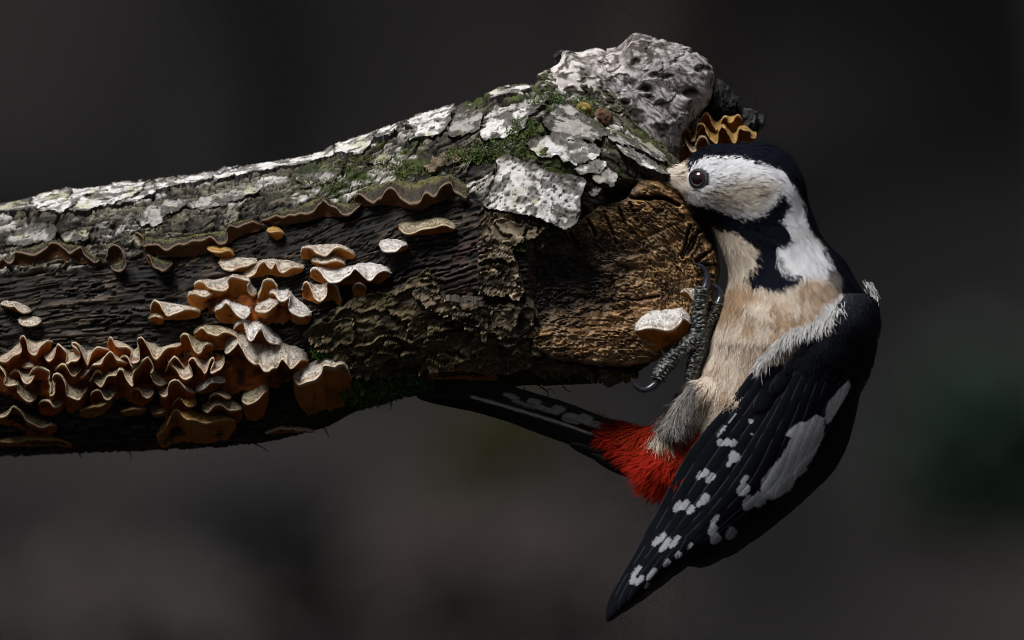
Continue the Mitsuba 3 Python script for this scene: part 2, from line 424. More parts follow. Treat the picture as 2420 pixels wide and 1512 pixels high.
# white and grey flakes on the top of the log (left to right), then those about the sawn face
plates = [
    ([(-40, 478), (60, 470), (150, 452), (160, 480), (90, 500), (0, 512), (-40, 512)], 'grey', 8),
    ([(62, 472), (110, 455), (200, 440), (270, 436), (275, 452), (250, 462), (190, 478), (170, 505), (130, 512), (75, 503)], 'white', 9),
    ([(180, 478), (250, 455), (280, 430), (330, 425), (330, 470), (260, 492), (200, 508), (155, 510)], 'white', 9),
    ([(262, 500), (300, 478), (345, 462), (365, 448), (360, 420), (430, 415), (470, 412), (500, 412), (540, 400), (560, 402), (510, 428), (440, 446), (385, 458), (340, 476), (290, 495)], 'white', 9),
    ([(520, 405), (600, 390), (640, 384), (700, 372), (775, 358), (788, 378), (740, 394), (705, 402), (660, 408), (600, 420), (560, 428), (500, 437)], 'white', 9),
    ([(790, 345), (850, 322), (890, 306), (880, 345), (868, 368), (850, 378), (810, 375), (786, 378)], 'white', 10),
    ([(880, 318), (930, 298), (942, 305), (925, 335), (898, 338), (880, 335)], 'white', 8),
    ([(946, 305), (985, 285), (1050, 262), (1074, 262), (1066, 300), (1048, 322), (1040, 335), (1005, 335), (968, 345), (962, 338), (975, 315), (950, 312)], 'white', 10),
    ([(1072, 292), (1085, 268), (1142, 272), (1135, 300), (1125, 328), (1085, 335), (1055, 332)], 'grey', 9),
    ([(1142, 345), (1135, 330), (1160, 295), (1210, 278), (1245, 272), (1250, 295), (1240, 318), (1210, 335), (1165, 342)], 'white', 11),
    ([(1150, 228), (1200, 215), (1248, 212), (1246, 228), (1200, 236), (1160, 245)], 'white', 8),
    ([(1280, 300), (1310, 265), (1340, 262), (1390, 295), (1440, 330), (1400, 345), (1350, 345), (1300, 330)], 'grey', 9),
    ([(1230, 345), (1262, 342), (1330, 330), (1390, 350), (1415, 365), (1405, 385), (1375, 405), (1350, 400), (1310, 385), (1270, 378)], 'white', 12),
    ([(1350, 408), (1395, 388), (1432, 398), (1425, 418), (1392, 424), (1362, 420)], 'white', 11),
    ([(1398, 430), (1412, 412), (1440, 408), (1462, 425), (1455, 438), (1440, 450), (1410, 442)], 'grey', 13),
    ([(1385, 458), (1400, 452), (1425, 452), (1410, 466), (1388, 468)], 'grey', 8),
    ([(1452, 358), (1480, 362), (1530, 390), (1565, 415), (1592, 436), (1560, 428), (1520, 415), (1480, 390)], 'white', 16),
    ([(1430, 335), (1470, 335), (1530, 352), (1560, 372), (1575, 398), (1540, 388), (1500, 370), (1450, 352)], 'grey', 12),
    ([(20, 560), (80, 535), (130, 548), (125, 575), (60, 590), (10, 588)], 'grey', 6),
    ([(140, 560), (200, 545), (215, 565), (190, 582), (145, 578)], 'grey', 6),
    ([(325, 510), (360, 490), (430, 478), (440, 498), (400, 518), (370, 540), (330, 540)], 'grey', 8),
    ([(440, 488), (520, 462), (600, 448), (610, 466), (540, 490), (460, 505)], 'grey', 6),
    ([(700, 430), (770, 415), (800, 425), (770, 445), (715, 452)], 'grey', 6),
    ([(870, 395), (905, 372), (930, 380), (900, 402)], 'grey', 7),
    ([(1000, 395), (1060, 370), (1120, 360), (1130, 378), (1070, 398), (1015, 412)], 'brown', 8),
    ([(1200, 300), (1222, 262), (1262, 240), (1300, 246), (1280, 270), (1240, 292)], 'grey', 8),
]
for i, (poly, kind, lift) in enumerate(plates):
    bark_plate(poly, kind, lift=lift + 2, seed=200 + 13 * i, jag=13)
# the large square flake, the flap below it, and the olive bark under the sawn face
bark_plate(R1((265, 70), (340, 20), (430, 40), (600, 100), (780, 165), (830, 185), (960, 195), (1085, 215), (1090, 250), (1030, 400), (1020, 560), (985, 610), (905, 665), (770, 600), (600, 540), (400, 510), (190, 480), (140, 430), (200, 340), (265, 160)), 'white', lift=26, curl=8, seed=601, jag=6)
bark_plate(R1((150, 470), (400, 500), (600, 545), (760, 590), (700, 660), (600, 720), (480, 760), (400, 820), (330, 790), (180, 740), (110, 720)), 'brown', lift=17, curl=5, seed=623, rough=9)
bark_plate(R1((110, 715), (260, 720), (400, 800), (450, 900), (480, 1000), (510, 1210), (330, 1200), (180, 1190), (120, 1180), (90, 1040)), 'brown', lift=30, curl=8, seed=651, rough=5)
bark_plate(R2((75, 490), (200, 400), (420, 250), (600, 200), (760, 175), (900, 90), (1020, 0), (1060, 60), (1110, 180), (1190, 225), (1390, 230), (1420, 260), (1770, 240), (1830, 330), (1915, 530), (1880, 600), (1760, 700),
              (1500, 740), (1300, 700), (1050, 710), (850, 760), (700, 770), (560, 800), (420, 760), (300, 640), (150, 570)), 'olive', lift=24, curl=7, seed=677, rough=12)
bark_plate(R2((1000, 110), (1100, 170), (1200, 225), (1400, 235), (1400, 300), (1500, 420), (1420, 480), (1300, 400), (1180, 330), (1060, 300), (960, 230), (900, 180)), 'brown', lift=38, curl=5, seed=691, rough=10)
bark_plate(R2((1480, 300), (1760, 250), (1815, 330), (1890, 520), (1840, 590), (1640, 560), (1560, 480)), 'brown', lift=36, curl=6, seed=707, rough=8)
bark_plate(R2((1700, 720), (1900, 640), (2150, 700), (2419, 740), (2600, 760), (2560, 850), (2419, 870), (2200, 800), (1900, 800)), 'olive', lift=10, curl=6, seed=719, rough=10)


# ---------------------------------------------------------------- the sawn face
FACE = R1((600, 620), (800, 640), (1000, 560), (1180, 430), (1430, 355), (1560, 180), (1760, 150), (1880, 230), (2010, 430), (2110, 600), (2190, 730), (2270, 850), (2290, 1010), (2260, 1110)) + \
    [(1682, 720), (1655, 765), (1620, 800), (1575, 838), (1540, 856), (1470, 868), (1380, 862), (1300, 848), (1262, 820), (1250, 780), (1225, 740), (1212, 690), (1210, 640)]


def face_fields(u, v):
    x, y = u - 1262, v - 690
    r, ph = np.hypot(x, y * 1.25), np.arctan2(y * 1.25, x)
    rr = r + 14 * (F2(u / 40, v / 40, 3, 301) - .5)
    ring = ridged(rr / 17, ph * 1.5, 2, 303)
    tooth = smooth(.72, .92, ridged(ph * 9 + .7 * N2(rr / 60, ph * 3, 305), rr / 160, 1, 307)) * smooth(230, 300, r) * smooth(-.1, -.5, ph - .35)
    tooth = tooth + smooth(.8, .95, ridged((u + .1 * v) / 23, v / 120, 1, 309)) * smooth(775, 800, v) * .8
    hole = smooth(190, 20, np.hypot((u - 1285) * .62, (v - 650) * 1.05) + 90 * (F2(u / 40, v / 22, 3, 311) - .5)) * smooth(1180, 1240, u)
    j = 10 * (F2(u / 25, v / 25, 2, 313) - .5)
    crack = dline(u + j, v + j, R1((1420, 350), (1540, 345), (1700, 345), (1800, 360), (1910, 405)))
    crack2 = dline(u + j, v + j, R1((1160, 1310), (1400, 1270), (1600, 1270), (1740, 1240)))
    rc = np.hypot(u - 1390, (v - 700) * 1.12)
    pc = np.arctan2(v - 700, u - 1390)
    arc = smooth(105, 170, rc) * smooth(.75, .2, pc) * smooth(-2.9, -2.3, pc)
    f1, t1 = terrace((u + .3 * v) / 60, (v + 36 * np.sin((u - 1200) / 190)) / 15, 7, 318)
    g1, t2 = terrace(pc * 3.2, rc / 15, 7, 320)
    f1, t1 = f1 * (1 - arc) + g1 * arc, t1 * (1 - arc) + t2 * arc
    ray = np.full(u.shape, 1e9)
    jr = 5 * (F2(u / 12, v / 12, 2, 322) - .5)
    for l in (R1((1240, 480), (1290, 600), (1355, 760)), R1((1375, 440), (1405, 520), (1440, 600)), R1((1475, 400), (1510, 490), (1540, 570)), R1((1090, 550), (1130, 610), (1165, 690)), R1((2125, 640), (2040, 720), (1950, 890)), R1((2020, 600), (1985, 740), (1940, 860)), R1((2090, 640), (2060, 760), (1990, 870)),
              R1((2170, 860), (2110, 880), (2070, 910)), R1((2240, 950), (2150, 950), (2090, 960)), R1((2230, 800), (2150, 870), (2080, 930)), R1((930, 660), (960, 710), (1000, 760)), R1((2230, 1060), (2160, 1040))):
        ray = np.minimum(ray, dline(u + jr, v + jr, l))
    fib = .55 * F2(u / 22, v / 5, 3, 315) + .45 * smooth(0, .7, crease(u / 30 + .2 * ring, (v + 30 * np.sin((u - 1200) / 190)) / 8, 2, 316))
    return dict(r=r, ph=ph, ring=ring, tooth=tooth, hole=hole, ray=1 - smooth(1, 5, ray), raylip=smooth(4, 6, ray) * smooth(11, 8, ray), crack=1 - smooth(2, 8, crack), crack2=1 - smooth(1, 5, crack2), fib=fib, f1=f1, t1=t1,
                rim=smooth(0, 26, dline(u, v, R1((1430, 355), (1700, 350), (1900, 400), (2060, 620), (2150, 780)))))


def face_relief(u, v, sd):
    m = face_fields(u, v)
    r = 4 + 4 * (m['ring'] - .6) + 5 * (m['fib'] - .5) + 8 * (m['f1'] ** 1.5 - .4) + 3 * (N2(u / 3.5, v / 3, 317) - .5) - 3 * m['tooth'] - 10 * m['ray'] + 4 * m['raylip'] - 50 * m['hole'] - 22 * m['crack'] - 8 * m['crack2']
    return r + 9 * (F2(u / 60, v / 45, 2, 319) - .5) - 26 * np.exp(-sd / 12)


def face_color(u, v, sd):
    m = face_fields(u, v)
    t = np.clip(.5 * smooth(.35, .65, m['fib']) + .5 * smooth(.45, .8, m['ring']), 0, 1)
    t = np.clip(t + .3 * (m['f1'] - .5) + .25 * (m['t1'] - .5), 0, 1)
    c = mixc((.075, .036, .012), (.58, .345, .15), t)
    c = mixc(c, (.70, .47, .25), .7 * smooth(.84, .96, m['f1']) * smooth(.4, .6, m['fib']))
    c = mixc(c, (.018, .009, .004), 1 - smooth(.02, .14, m['f1']))
    c = mixc(c, (.50, .34, .19), .5 * smooth(.58, .72, F2(u / 50, v / 30, 3, 321)))
    c = mixc(c, (.014, .008, .005), np.clip(m['hole'] * 1.25, 0, 1))
    c = mixc(c, (.03, .018, .01), np.clip(m['tooth'] * .25 + .9 * m['ray'] + m['crack'] + m['crack2'], 0, 1))
    c = mixc(c, (.05, .036, .02), .5 * smooth(.55, .66, F2(u / 70, v / 26, 3, 323)))
    c = mixc(c, (.11, .10, .035), .6 * smooth(.52, .66, F2(u / 45, v / 35, 2, 325)) * smooth(70, 10, sd))
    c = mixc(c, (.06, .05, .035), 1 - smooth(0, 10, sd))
    return c


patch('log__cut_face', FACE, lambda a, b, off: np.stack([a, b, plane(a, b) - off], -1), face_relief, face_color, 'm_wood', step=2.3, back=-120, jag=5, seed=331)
labels['log__cut_face'] = {'label': 'rough brown sawn end of the log with curved saw marks'}


def pillow(key, poly, d0, front, back, relief, colorfn, mat, power=2.2, nr=70, nphi=220, center=None):
    """A rounded lump whose outline is the polygon, domed towards and away from the camera side."""
    poly = np.asarray(poly, float)
    c = poly.mean(0) if center is None else np.asarray(center, float)
    ring = resample(np.vstack([poly, poly[:1]]), 4)
    ring = ring[np.linspace(0, len(ring) - 1, nphi).astype(int)]
    rho = np.sin(np.linspace(0, np.pi, 2 * nr)) ** .75
    lat = np.linspace(0, np.pi, 2 * nr)
    RHO, K = np.meshgrid(np.clip(rho, 1e-4, 1), np.arange(nphi), indexing='ij')
    xy = c + RHO[..., None] * (ring[K] - c)
    dome = (1 - np.clip(RHO, 0, 1) ** power) ** (1 / power)
    front_side = (lat < np.pi / 2)[:, None]
    d = d0 + np.where(front_side, -front * dome, back * dome)
    P = np.dstack([xy, d])
    nr_ = np.dstack([(ring[K] - c) * RHO[..., None] / 150, np.where(front_side, -dome, dome)])
    nr_ /= np.linalg.norm(nr_, axis=2, keepdims=True) + 1e-6
    P = P + nr_ * relief(P)[..., None]
    put(key, P.reshape(-1, 3), gridfaces(2 * nr, nphi), colorfn(P).reshape(-1, 3), mat)


# ---------------------------------------------------------------- the broken stub above, pale and full of holes
STUB = [(1262, 215), (1282, 172), (1318, 150), (1332, 124), (1380, 108), (1430, 100), (1462, 92), (1500, 66), (1530, 66), (1562, 76), (1618, 94), (1672, 124), (1699, 158), (1700, 200), (1690, 240), (1660, 285), (1625, 330), (1605, 385), (1560, 390), (1480, 330), (1400, 270), (1320, 240)]
HOLES = R4((1460, 570), (1490, 640), (1290, 690), (1800, 600), (1600, 700), (1400, 800), (1580, 900), (1130, 240), (1530, 460), (1640, 470), (1380, 350), (1910, 410), (1680, 360), (1840, 270))
HR = [15, 11, 14, 19, 14, 18, 17, 8, 9, 9, 11, 13, 7, 8]


def stub_holes(P):
    k = np.zeros(P.shape[:-1])
    for (hu, hv), r in zip(HOLES, HR):
        x, y = P[..., 0] - hu, P[..., 1] - hv
        k = np.maximum(k, 1 - smooth(r * .35, r * 1.05, np.hypot(x * .62 - y * .5, y * .95 + x * .3) + 5 * (N2(P[..., 0] / 6, P[..., 1] / 6, 9) - .5)))
    return k


def stub_fibre(P):
    x, y = P[..., 0] + 34 * (fbm(P / 50, 2, 431) - .5), P[..., 1] + 34 * (fbm(P / 50, 2, 432) - .5)
    a, b = (.6 * x + .8 * y) / 34, (.8 * x - .6 * y) / 7.5
    return .6 * ridged(a, b, 3, 433) + .4 * F2(a * 1.5, b * 1.6, 3, 437)


def stub_relief(P):
    q = P / np.array([16, 20, 18.0])
    x, y = P[..., 0] + 20 * (fbm(P / 30, 2, 402) - .5), P[..., 1] + 20 * (fbm(P / 30, 2, 404) - .5)
    ledge = smooth(-5, 9, x - (1395 + .32 * (y - 190) + 26 * np.sin(y / 26)))
    f1, t1 = terrace((x - .6 * y) / 110, (y + .4 * x) / 60, 5, 406)
    return 26 * (fbm(P / 75, 2, 401) - .5) + 7 * (stub_fibre(P) - .55) + 1.0 * (noise(P / 4.5, 405) - .5) - 12 * stub_holes(P) - 18 * ledge + 4.5 * (f1 ** 1.5 - .4)


def stub_color(P):
    f = fbm(P / np.array([11, 14, 12.0]), 3, 407)
    c = mixc((.17, .15, .135), (.70, .665, .645), smooth(.40, .68, stub_fibre(P) + .25 * (f - .5)))
    c = mixc(c, (.74, .72, .70), .6 * smooth(.5, .62, fbm(P / 40, 2, 409)))
    flake = crease((P[..., 0] - .6 * P[..., 1]) / 19 + 2 * f, (P[..., 1] + .4 * P[..., 0]) / 12, 2, 408)
    c = mixc(c, (.07, .06, .05), .8 * (1 - smooth(.01, .07, flake)))
    f1, t1 = terrace((P[..., 0] - .6 * P[..., 1] + 14 * f) / 110, (P[..., 1] + .4 * P[..., 0]) / 60, 5, 406)
    c = mixc(c, (.09, .075, .06), .8 * (1 - smooth(.01, .10, f1)))
    dk = np.clip(stub_holes(P) * 1.1 + smooth(.60, .68, fbm(P / 24, 3, 411)) * .8, 0, 1)
    c = mixc(c, (.035, .028, .022), dk)
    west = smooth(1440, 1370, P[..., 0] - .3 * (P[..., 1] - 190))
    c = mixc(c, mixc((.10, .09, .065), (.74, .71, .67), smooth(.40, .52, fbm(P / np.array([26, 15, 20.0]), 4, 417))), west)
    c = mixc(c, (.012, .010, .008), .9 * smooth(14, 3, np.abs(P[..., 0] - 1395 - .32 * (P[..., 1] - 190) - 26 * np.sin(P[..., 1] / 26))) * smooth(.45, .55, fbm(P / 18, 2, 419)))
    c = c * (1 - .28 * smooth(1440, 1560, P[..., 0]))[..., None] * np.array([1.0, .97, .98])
    top = smooth(85, 20, np.hypot((P[..., 0] - 1525) * .75, P[..., 1] - 112))
    c = mixc(c, (.035, .025, .017), .92 * top * smooth(.36, .50, fbm(P / 16, 3, 413)))
    c = mixc(c, (.11, .12, .05), .6 * smooth(.5, .65, fbm(P / 35, 2, 415)) * smooth(300, 380, P[..., 1]))
    return c


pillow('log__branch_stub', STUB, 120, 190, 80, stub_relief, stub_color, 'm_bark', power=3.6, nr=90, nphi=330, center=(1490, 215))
labels['log__branch_stub'] = {'label': 'pale grey broken branch stub pitted with round holes'}


def bark_lump(poly, d0, front, seed):
    def fields(P):
        return terrace((P[..., 0] + .3 * P[..., 1]) / 40, (P[..., 1] - .3 * P[..., 0]) / 18, 6, seed + 3)
    pillow(numbered('log__bark_lump'), poly, d0, front, front, lambda P: 12 * (fbm(P / 26, 3, seed) - .5) + 7 * fields(P)[0] ** 1.5,
           lambda P: mixc(mixc(mixc((.010, .009, .006), (.16, .14, .10), smooth(.1, .9, fields(P)[0])), (.50, .47, .42), smooth(.55, .66, fbm(P / 20, 3, seed + 5)) * smooth(.2, .5, fields(P)[0])),
                          (.035, .055, .010), .7 * smooth(.52, .62, fbm(P / 26, 2, seed + 6))), 'm_bark', nr=40, nphi=130)


for i, (poly, d0, fr) in enumerate((
        (R4((520, 620), (600, 545), (720, 520), (800, 570), (790, 650), (700, 700), (560, 700)), -20, 50), (R4((640, 470), (740, 420), (880, 470), (900, 540), (800, 590), (690, 560)), 30, 60),
        (R4((880, 520), (1000, 500), (1110, 570), (1090, 640), (960, 640)), 0, 60), (R4((1080, 560), (1180, 590), (1260, 700), (1330, 800), (1250, 830), (1150, 740), (1090, 660)), -40, 40),
        (R4((1330, 800), (1430, 880), (1530, 960), (1640, 1060), (1600, 1120), (1480, 1020), (1370, 930)), -60, 36), (R4((300, 600), (420, 550), (540, 570), (520, 640), (400, 660), (300, 660)), -20, 40))):
    bark_lump(poly, d0, fr, 471 + 9 * i)


def knob(poly, d0, front, seed):
    pillow(numbered('log__knob'), poly, d0, front, front, lambda P: 34 * (fbm(P / 24, 3, seed) - .5) + 9 * terrace(P[..., 0] / 30, P[..., 1] / 60, 6, seed + 4)[0],
           lambda P: mixc((.008, .008, .009), (.10, .092, .088), smooth(.42, .68, fbm(P / 13, 3, seed + 2)) * terrace(P[..., 0] / 30, P[..., 1] / 60, 6, seed + 4)[0]), 'm_bark', nr=24, nphi=90)


knob(R4((1890, 620), (1920, 550), (2020, 530), (2110, 590), (2160, 680), (2150, 760), (2060, 800), (1950, 790), (1890, 740)), 170, 60, 421)
knob(R4((2170, 800), (2200, 740), (2260, 740), (2325, 770), (2330, 850), (2290, 920), (2200, 900)), 190, 45, 427)
knob(R4((760, 340), (790, 280), (830, 300), (850, 330), (800, 390)), 140, 25, 433)


# ---------------------------------------------------------------- bracket fungi
TONES = {  # cap near the wood, cap outer zone, dark zone line, rim, underside
    'pale': ((.46, .41, .34), (.76, .70, .61), (.34, .17, .055), (.66, .52, .36), (.46, .155, .014)),
    'white': ((.60, .57, .53), (.88, .85, .82), (.42, .30, .18), (.74, .64, .52), (.44, .145, .014)),
    'tan': ((.28, .23, .14), (.52, .46, .34), (.24, .11, .035), (.62, .48, .30), (.42, .115, .008)),
    'rust': ((.30, .24, .17), (.54, .47, .37), (.28, .10, .022), (.64, .49, .32), (.44, .095, .005)),
    'moss': ((.115, .11, .045), (.15, .135, .07), (.040, .030, .028), (.20, .14, .09), (.11, .042, .012)),
    'amber': ((.32, .20, .06), (.40, .24, .07), (.28, .13, .03), (.54, .36, .16), (.46, .165, .014)),
    'dim': ((.17, .11, .06), (.22, .14, .07), (.15, .07, .02), (.36, .22, .09), (.38, .14, .018)),
}
fungus_uv = []


def bracket(rim, L, top, under, tone, label, surf=log_front, name='bracket_fungus', cat='bracket fungus', group='bracket fungi growing on the log', seed=None, ruffle=4.2, smoothing=34):
    key = numbered(name)
    seed = 1000 + 17 * count[name] if seed is None else seed
    ruffle = 7.5 if tone == 'moss' else ruffle
    r = resample(rim, 2.6)
    n = len(r)
    s = np.arange(n) * 2.6
    r = r + ruffle * np.stack([N2(s / 11, s * 0 + 1, seed) - .5, F2(s / 9, s * 0 + 3, 2, seed + 1) - .5], 1) * 2
    sig = smoothing / 2.6
    m = np.stack([gaussian_filter1d(r[:, k], sig, mode='nearest') for k in (0, 1)], 1)
    m += (r[[0]] - m[[0]]) * np.exp(-s / (smoothing * .8))[:, None] + (r[[-1]] - m[[-1]]) * np.exp(-(s[-1] - s) / (smoothing * .8))[:, None]
    r += np.stack([.5 * ruffle * (N2(s / 5, s * 0 + 21, seed + 13) - .5), ruffle * (N2(s / 6, s * 0 + 25, seed + 14) - .5)], 1)
    r[1:-1] = np.stack([gaussian_filter1d(r[:, k], 2.2, mode='nearest') for k in (0, 1)], 1)[1:-1]
    r[:, 1] = m[:, 1] + 1.15 * (r[:, 1] - m[:, 1])
    if tone in ('rust', 'tan') and under >= 17:
        under = under * 1.55
    t = np.linspace(0, 1, n)
    tp = np.clip(np.sin(np.pi * t), 0, 1) ** .38
    wav = .75 + .5 * F2(s / 40, s * 0, 2, seed + 2)
    top = top * 1.45
    A = m + np.stack([0 * t, -top * tp * wav], 1)
    B = m + np.stack([8 * (F2(s / 50, s * 0 + 8, 2, seed + 4) - .5), under * tp * (.7 + .6 * F2(s / 30, s * 0 + 5, 3, seed + 3))], 1)
    dsm = lambda p: gaussian_filter1d(np.asarray(surf(p[:, 0], p[:, 1]), float), 4, mode='nearest')
    dA, dB, dM = dsm(A) + 4, dsm(B) - 2, dsm(m)
    dR = dM - L * tp * (.8 + .4 * F2(s / 22, s * 0 + 11, 2, seed + 6)) + .18 * (m[:, 1] - r[:, 1])
    A3, B3, R3 = np.column_stack([A, dA]), np.column_stack([B, dB]), np.column_stack([r, dR])
    th = 2.8 * np.minimum(1, tp * 2)[:, None]
    C1 = np.column_stack([.45 * A[:, 0] + .55 * r[:, 0], .62 * A[:, 1] + .38 * r[:, 1], .15 * dA + .85 * dR])
    kc = 1.0 - .5 * float(smooth(38, 80, np.array(under)))
    kk = .20 + .25 * float(smooth(38, 80, np.array(under)))
    C2 = np.column_stack([kk * B[:, 0] + (1 - kk) * r[:, 0], kk * B[:, 1] + (1 - kk) * r[:, 1] - 3, kc * dB + (1 - kc) * dR])
    # cap rows, with the rounded rim
    qs = np.linspace(0, 1, 11)
    rows, cols = [], []
    base, outer, line, rimc, undc = map(np.array, TONES[tone])
    for q in qs:
        E = R3 + np.array([0, -1, .3]) * th
        P = (1 - q) ** 2 * A3 + 2 * q * (1 - q) * C1 + q * q * E
        z = 3.2 * (fbm(np.column_stack([P[:, 0] / 6, P[:, 1] / 5, P[:, 2] / 6]), 2, seed + 7) - .5) * 2 * tp
        P = P + z[:, None] * np.array([0, -.55, -.8])
        rows.append(P)
        f = F2(s / 8, q * 14 + 0 * s, 3, seed + 8)
        c = mixc(np.broadcast_to(base * (1 - q) + outer * q, (n, 3)) * (.72 + .5 * float(N2(np.array(q * 9.0), np.array(seed * 1.3), 3))), base * .35, smooth(.50, .66, f) * .85)
        if tone == 'moss':
            c = mixc(c, line, np.full(n, smooth(.35, .6, q) * .9))
            c = mixc(c, rimc, np.full(n, float(q > .95)))
        else:
            c = mixc(c, line, np.full(n, .75 * np.exp(-((q - .88) / .07) ** 2)))
        cols.append(c)
    rows += [R3 + np.array([0, -.5, -.9]) * th, R3 + np.array([0, .5, -.9]) * th, R3 + np.array([0, 1, .2]) * th]
    cols += [np.broadcast_to(rimc, (n, 3)) * (.85 + .3 * N2(s / 7, s * 0, seed + 9))[:, None]] * 3
    V = np.stack(rows, 0)
    put(key + '__cap', V.reshape(-1, 3), gridfaces(len(rows), n), np.stack(cols, 0).reshape(-1, 3), 'm_fungus')
    rows, cols = [], []
    for q in np.r_[0, .05, .1, .16, .22, .3, .42, .56, .7, .85, 1]:
        E = R3 + np.array([0, 1, .25]) * th
        P = (1 - q) ** 2 * E + 2 * q * (1 - q) * C2 + q * q * B3
        P = P + (2.2 * tp * (fbm(P / 9, 2, seed + 12) - .5) * 2)[:, None] * np.array([0, .3, -.9])
        rows.append(P)
        f = F2(s / 16, q * 6 + 0 * s, 3, seed + 10)
        cu = mixc(np.broadcast_to(undc * (1.15 - .25 * q), (n, 3)), undc * .5, smooth(.5, .75, f))
        band = np.clip(7.0 / (under + 8), .08, .3)
        cu = mixc(cu, .55 * rimc + .45 * outer, np.full(n, 1 - smooth(.45 * band, band, q)) * .9)
        cols.append(cu)
    put(key + '__underside', np.stack(rows, 0).reshape(-1, 3), gridfaces(11, n), np.stack(cols, 0).reshape(-1, 3), 'm_fungus')
    tag(key, label, cat, group)
    # felt on the cap: short hairs along the growth direction
    if tone in ('pale', 'white', 'moss', 'tan'):
        k = min(1500, int(n * 11))
        qi, ti = rng.random(k) * .8 + .05, rng.integers(2, n - 2, k)
        g = V[:11]
        qf = qi * 10
        q0 = np.minimum(qf.astype(int), 9)
        fr = (qf - q0)[:, None]
        P = g[q0, ti] * (1 - fr) + g[q0 + 1, ti] * fr
        dq = g[np.minimum(q0 + 1, 10), ti] - g[q0, ti]
        dt = g[q0, np.minimum(ti + 1, n - 1)] - g[q0, np.maximum(ti - 1, 0)]
        nn = np.cross(dq, dt)
        nn /= np.linalg.norm(nn, axis=1, keepdims=True) + 1e-9
        nn *= np.where(nn[:, 2:] > 0, -1, 1)
        dd = dq / (np.linalg.norm(dq, axis=1, keepdims=True) + 1e-9) + rng.normal(0, .55, (k, 3))
        col = mixc(np.broadcast_to(base, (k, 3)), outer * 1.12, rng.random(k))
        if tone == 'moss':
            col = col * .8
        v, f, c = ribbons(P, nn, dd, rng.uniform(5, 10, k), rng.uniform(1.2, 2.2, k), rng.uniform(1.5, 6, k), col, rows=3)
        put(key + '__felt', v, f, c, 'm_fungus', sm=False)
        labels[key + '__felt'] = {'kind': 'stuff'}
    return key


# middle of the log
bracket(R8((1275, 262), (1300, 202), (1350, 190), (1390, 215), (1430, 250), (1480, 256), (1530, 272), (1555, 222), (1610, 196), (1680, 206), (1740, 226), (1785, 266)), 46, 12, 20, 'pale', 'pale wide bracket, uppermost of the stack of three right of centre on bare wood')
bracket(R8((1370, 308), (1420, 328), (1480, 330), (1530, 336), (1580, 318), (1640, 324), (1695, 342)), 34, 13, 14, 'pale', 'small pale shelf sandwiched between two wider brackets of the stack of three')
bracket(R8((1375, 432), (1390, 396), (1430, 390), (1480, 440), (1550, 500), (1600, 510), (1660, 490), (1720, 440), (1790, 390), (1820, 420), (1870, 470), (1920, 500), (1960, 450), (2010, 415), (2070, 405), (2115, 432)), 50, 20, 22, 'white', 'white W-shaped bracket at the bottom of the stack of three, above olive bark')
bracket(R8((1295, 600), (1310, 530), (1350, 510), (1380, 540), (1400, 610), (1430, 672), (1500, 662), (1530, 600), (1512, 545), (1540, 505), (1590, 525), (1620, 580), (1640, 640), (1655, 700)), 44, 16, 26, 'pale', 'tan folded bracket with two arches just left of the olive bark tip')
bracket(R8((1755, 592), (1770, 540), (1810, 515), (1850, 530), (1890, 580)), 26, 6, 22, 'pale', 'tiny lone arched bracket above the top edge of the olive bark')
bracket(R8((548, 322), (565, 366), (610, 390), (690, 386), (770, 360), (840, 336), (895, 318)), 36, 14, 14, 'pale', 'thin slanting shelf at upper left of the middle cluster')
bracket(R8((755, 430), (800, 446), (850, 430), (890, 390), (930, 345), (965, 315), (975, 360), (1010, 390), (1050, 365), (1060, 320), (1085, 375), (1125, 415), (1180, 385), (1250, 368), (1322, 380)), 40, 13, 22, 'pale', 'long frilled pale bracket left of the stack of three')
bracket(R8((330, 555), (345, 510), (380, 500), (420, 540), (480, 575), (550, 582), (605, 590), (638, 550), (622, 492), (660, 465), (740, 470), (800, 490), (832, 500), (800, 540), (795, 580), (840, 612), (888, 606)), 48, 14, 34, 'pale', 'cream bracket with a big amber arch in the middle cluster')
bracket(R8((265, 632), (290, 605), (350, 612), (420, 640), (480, 612), (500, 600)), 40, 10, 36, 'pale', 'thick-lipped tan bracket just below the cream one with the amber arch')
bracket(R6((1365, 1372), (1370, 1312), (1420, 1290), (1470, 1300), (1490, 1350), (1510, 1392), (1560, 1410), (1620, 1390), (1690, 1365), (1760, 1360), (1810, 1375), (1828, 1402)), 44, 13, 20, 'pale', 'isolated fan of tan brackets on bare dark wood left of the cluster')
bracket(R6((1360, 1442), (1400, 1410), (1450, 1418), (1510, 1442)), 34, 8, 14, 'tan', 'small rounded tan lobe under the isolated fan on dark wood')
bracket(R8((500, 782), (530, 745), (590, 740), (622, 690), (660, 720), (700, 790), (740, 832), (800, 820), (835, 762)), 46, 18, 34, 'white', 'white-topped V-shaped bracket in the lower middle cluster')
bracket(R8((862, 750), (890, 770), (960, 776), (1020, 756), (1070, 716), (1095, 682)), 48, 16, 46, 'pale', 'white lip over a big flat orange underside in the middle cluster')
bracket(R8((992, 632), (1020, 592), (1060, 620), (1110, 680), (1165, 660), (1190, 616), (1202, 650), (1178, 700), (1180, 750), (1230, 786), (1300, 816), (1345, 800), (1397, 806)), 52, 18, 34, 'white', 'white stepped bracket descending to the left tip of the olive bark')
bracket(R8((895, 642), (925, 602), (945, 560), (940, 510), (985, 480), (1040, 500), (1080, 560), (1062, 590)), 38, 8, 26, 'pale', 'single high arched bracket with amber hollow in the middle cluster')
bracket(R8((685, 932), (720, 890), (770, 868), (790, 950), (820, 1020), (870, 1012), (900, 950), (930, 930), (960, 980), (1000, 1040), (1060, 1062), (1128, 1066)), 54, 24, 22, 'white', 'crumpled bone-white bracket above the widest lower shelf')
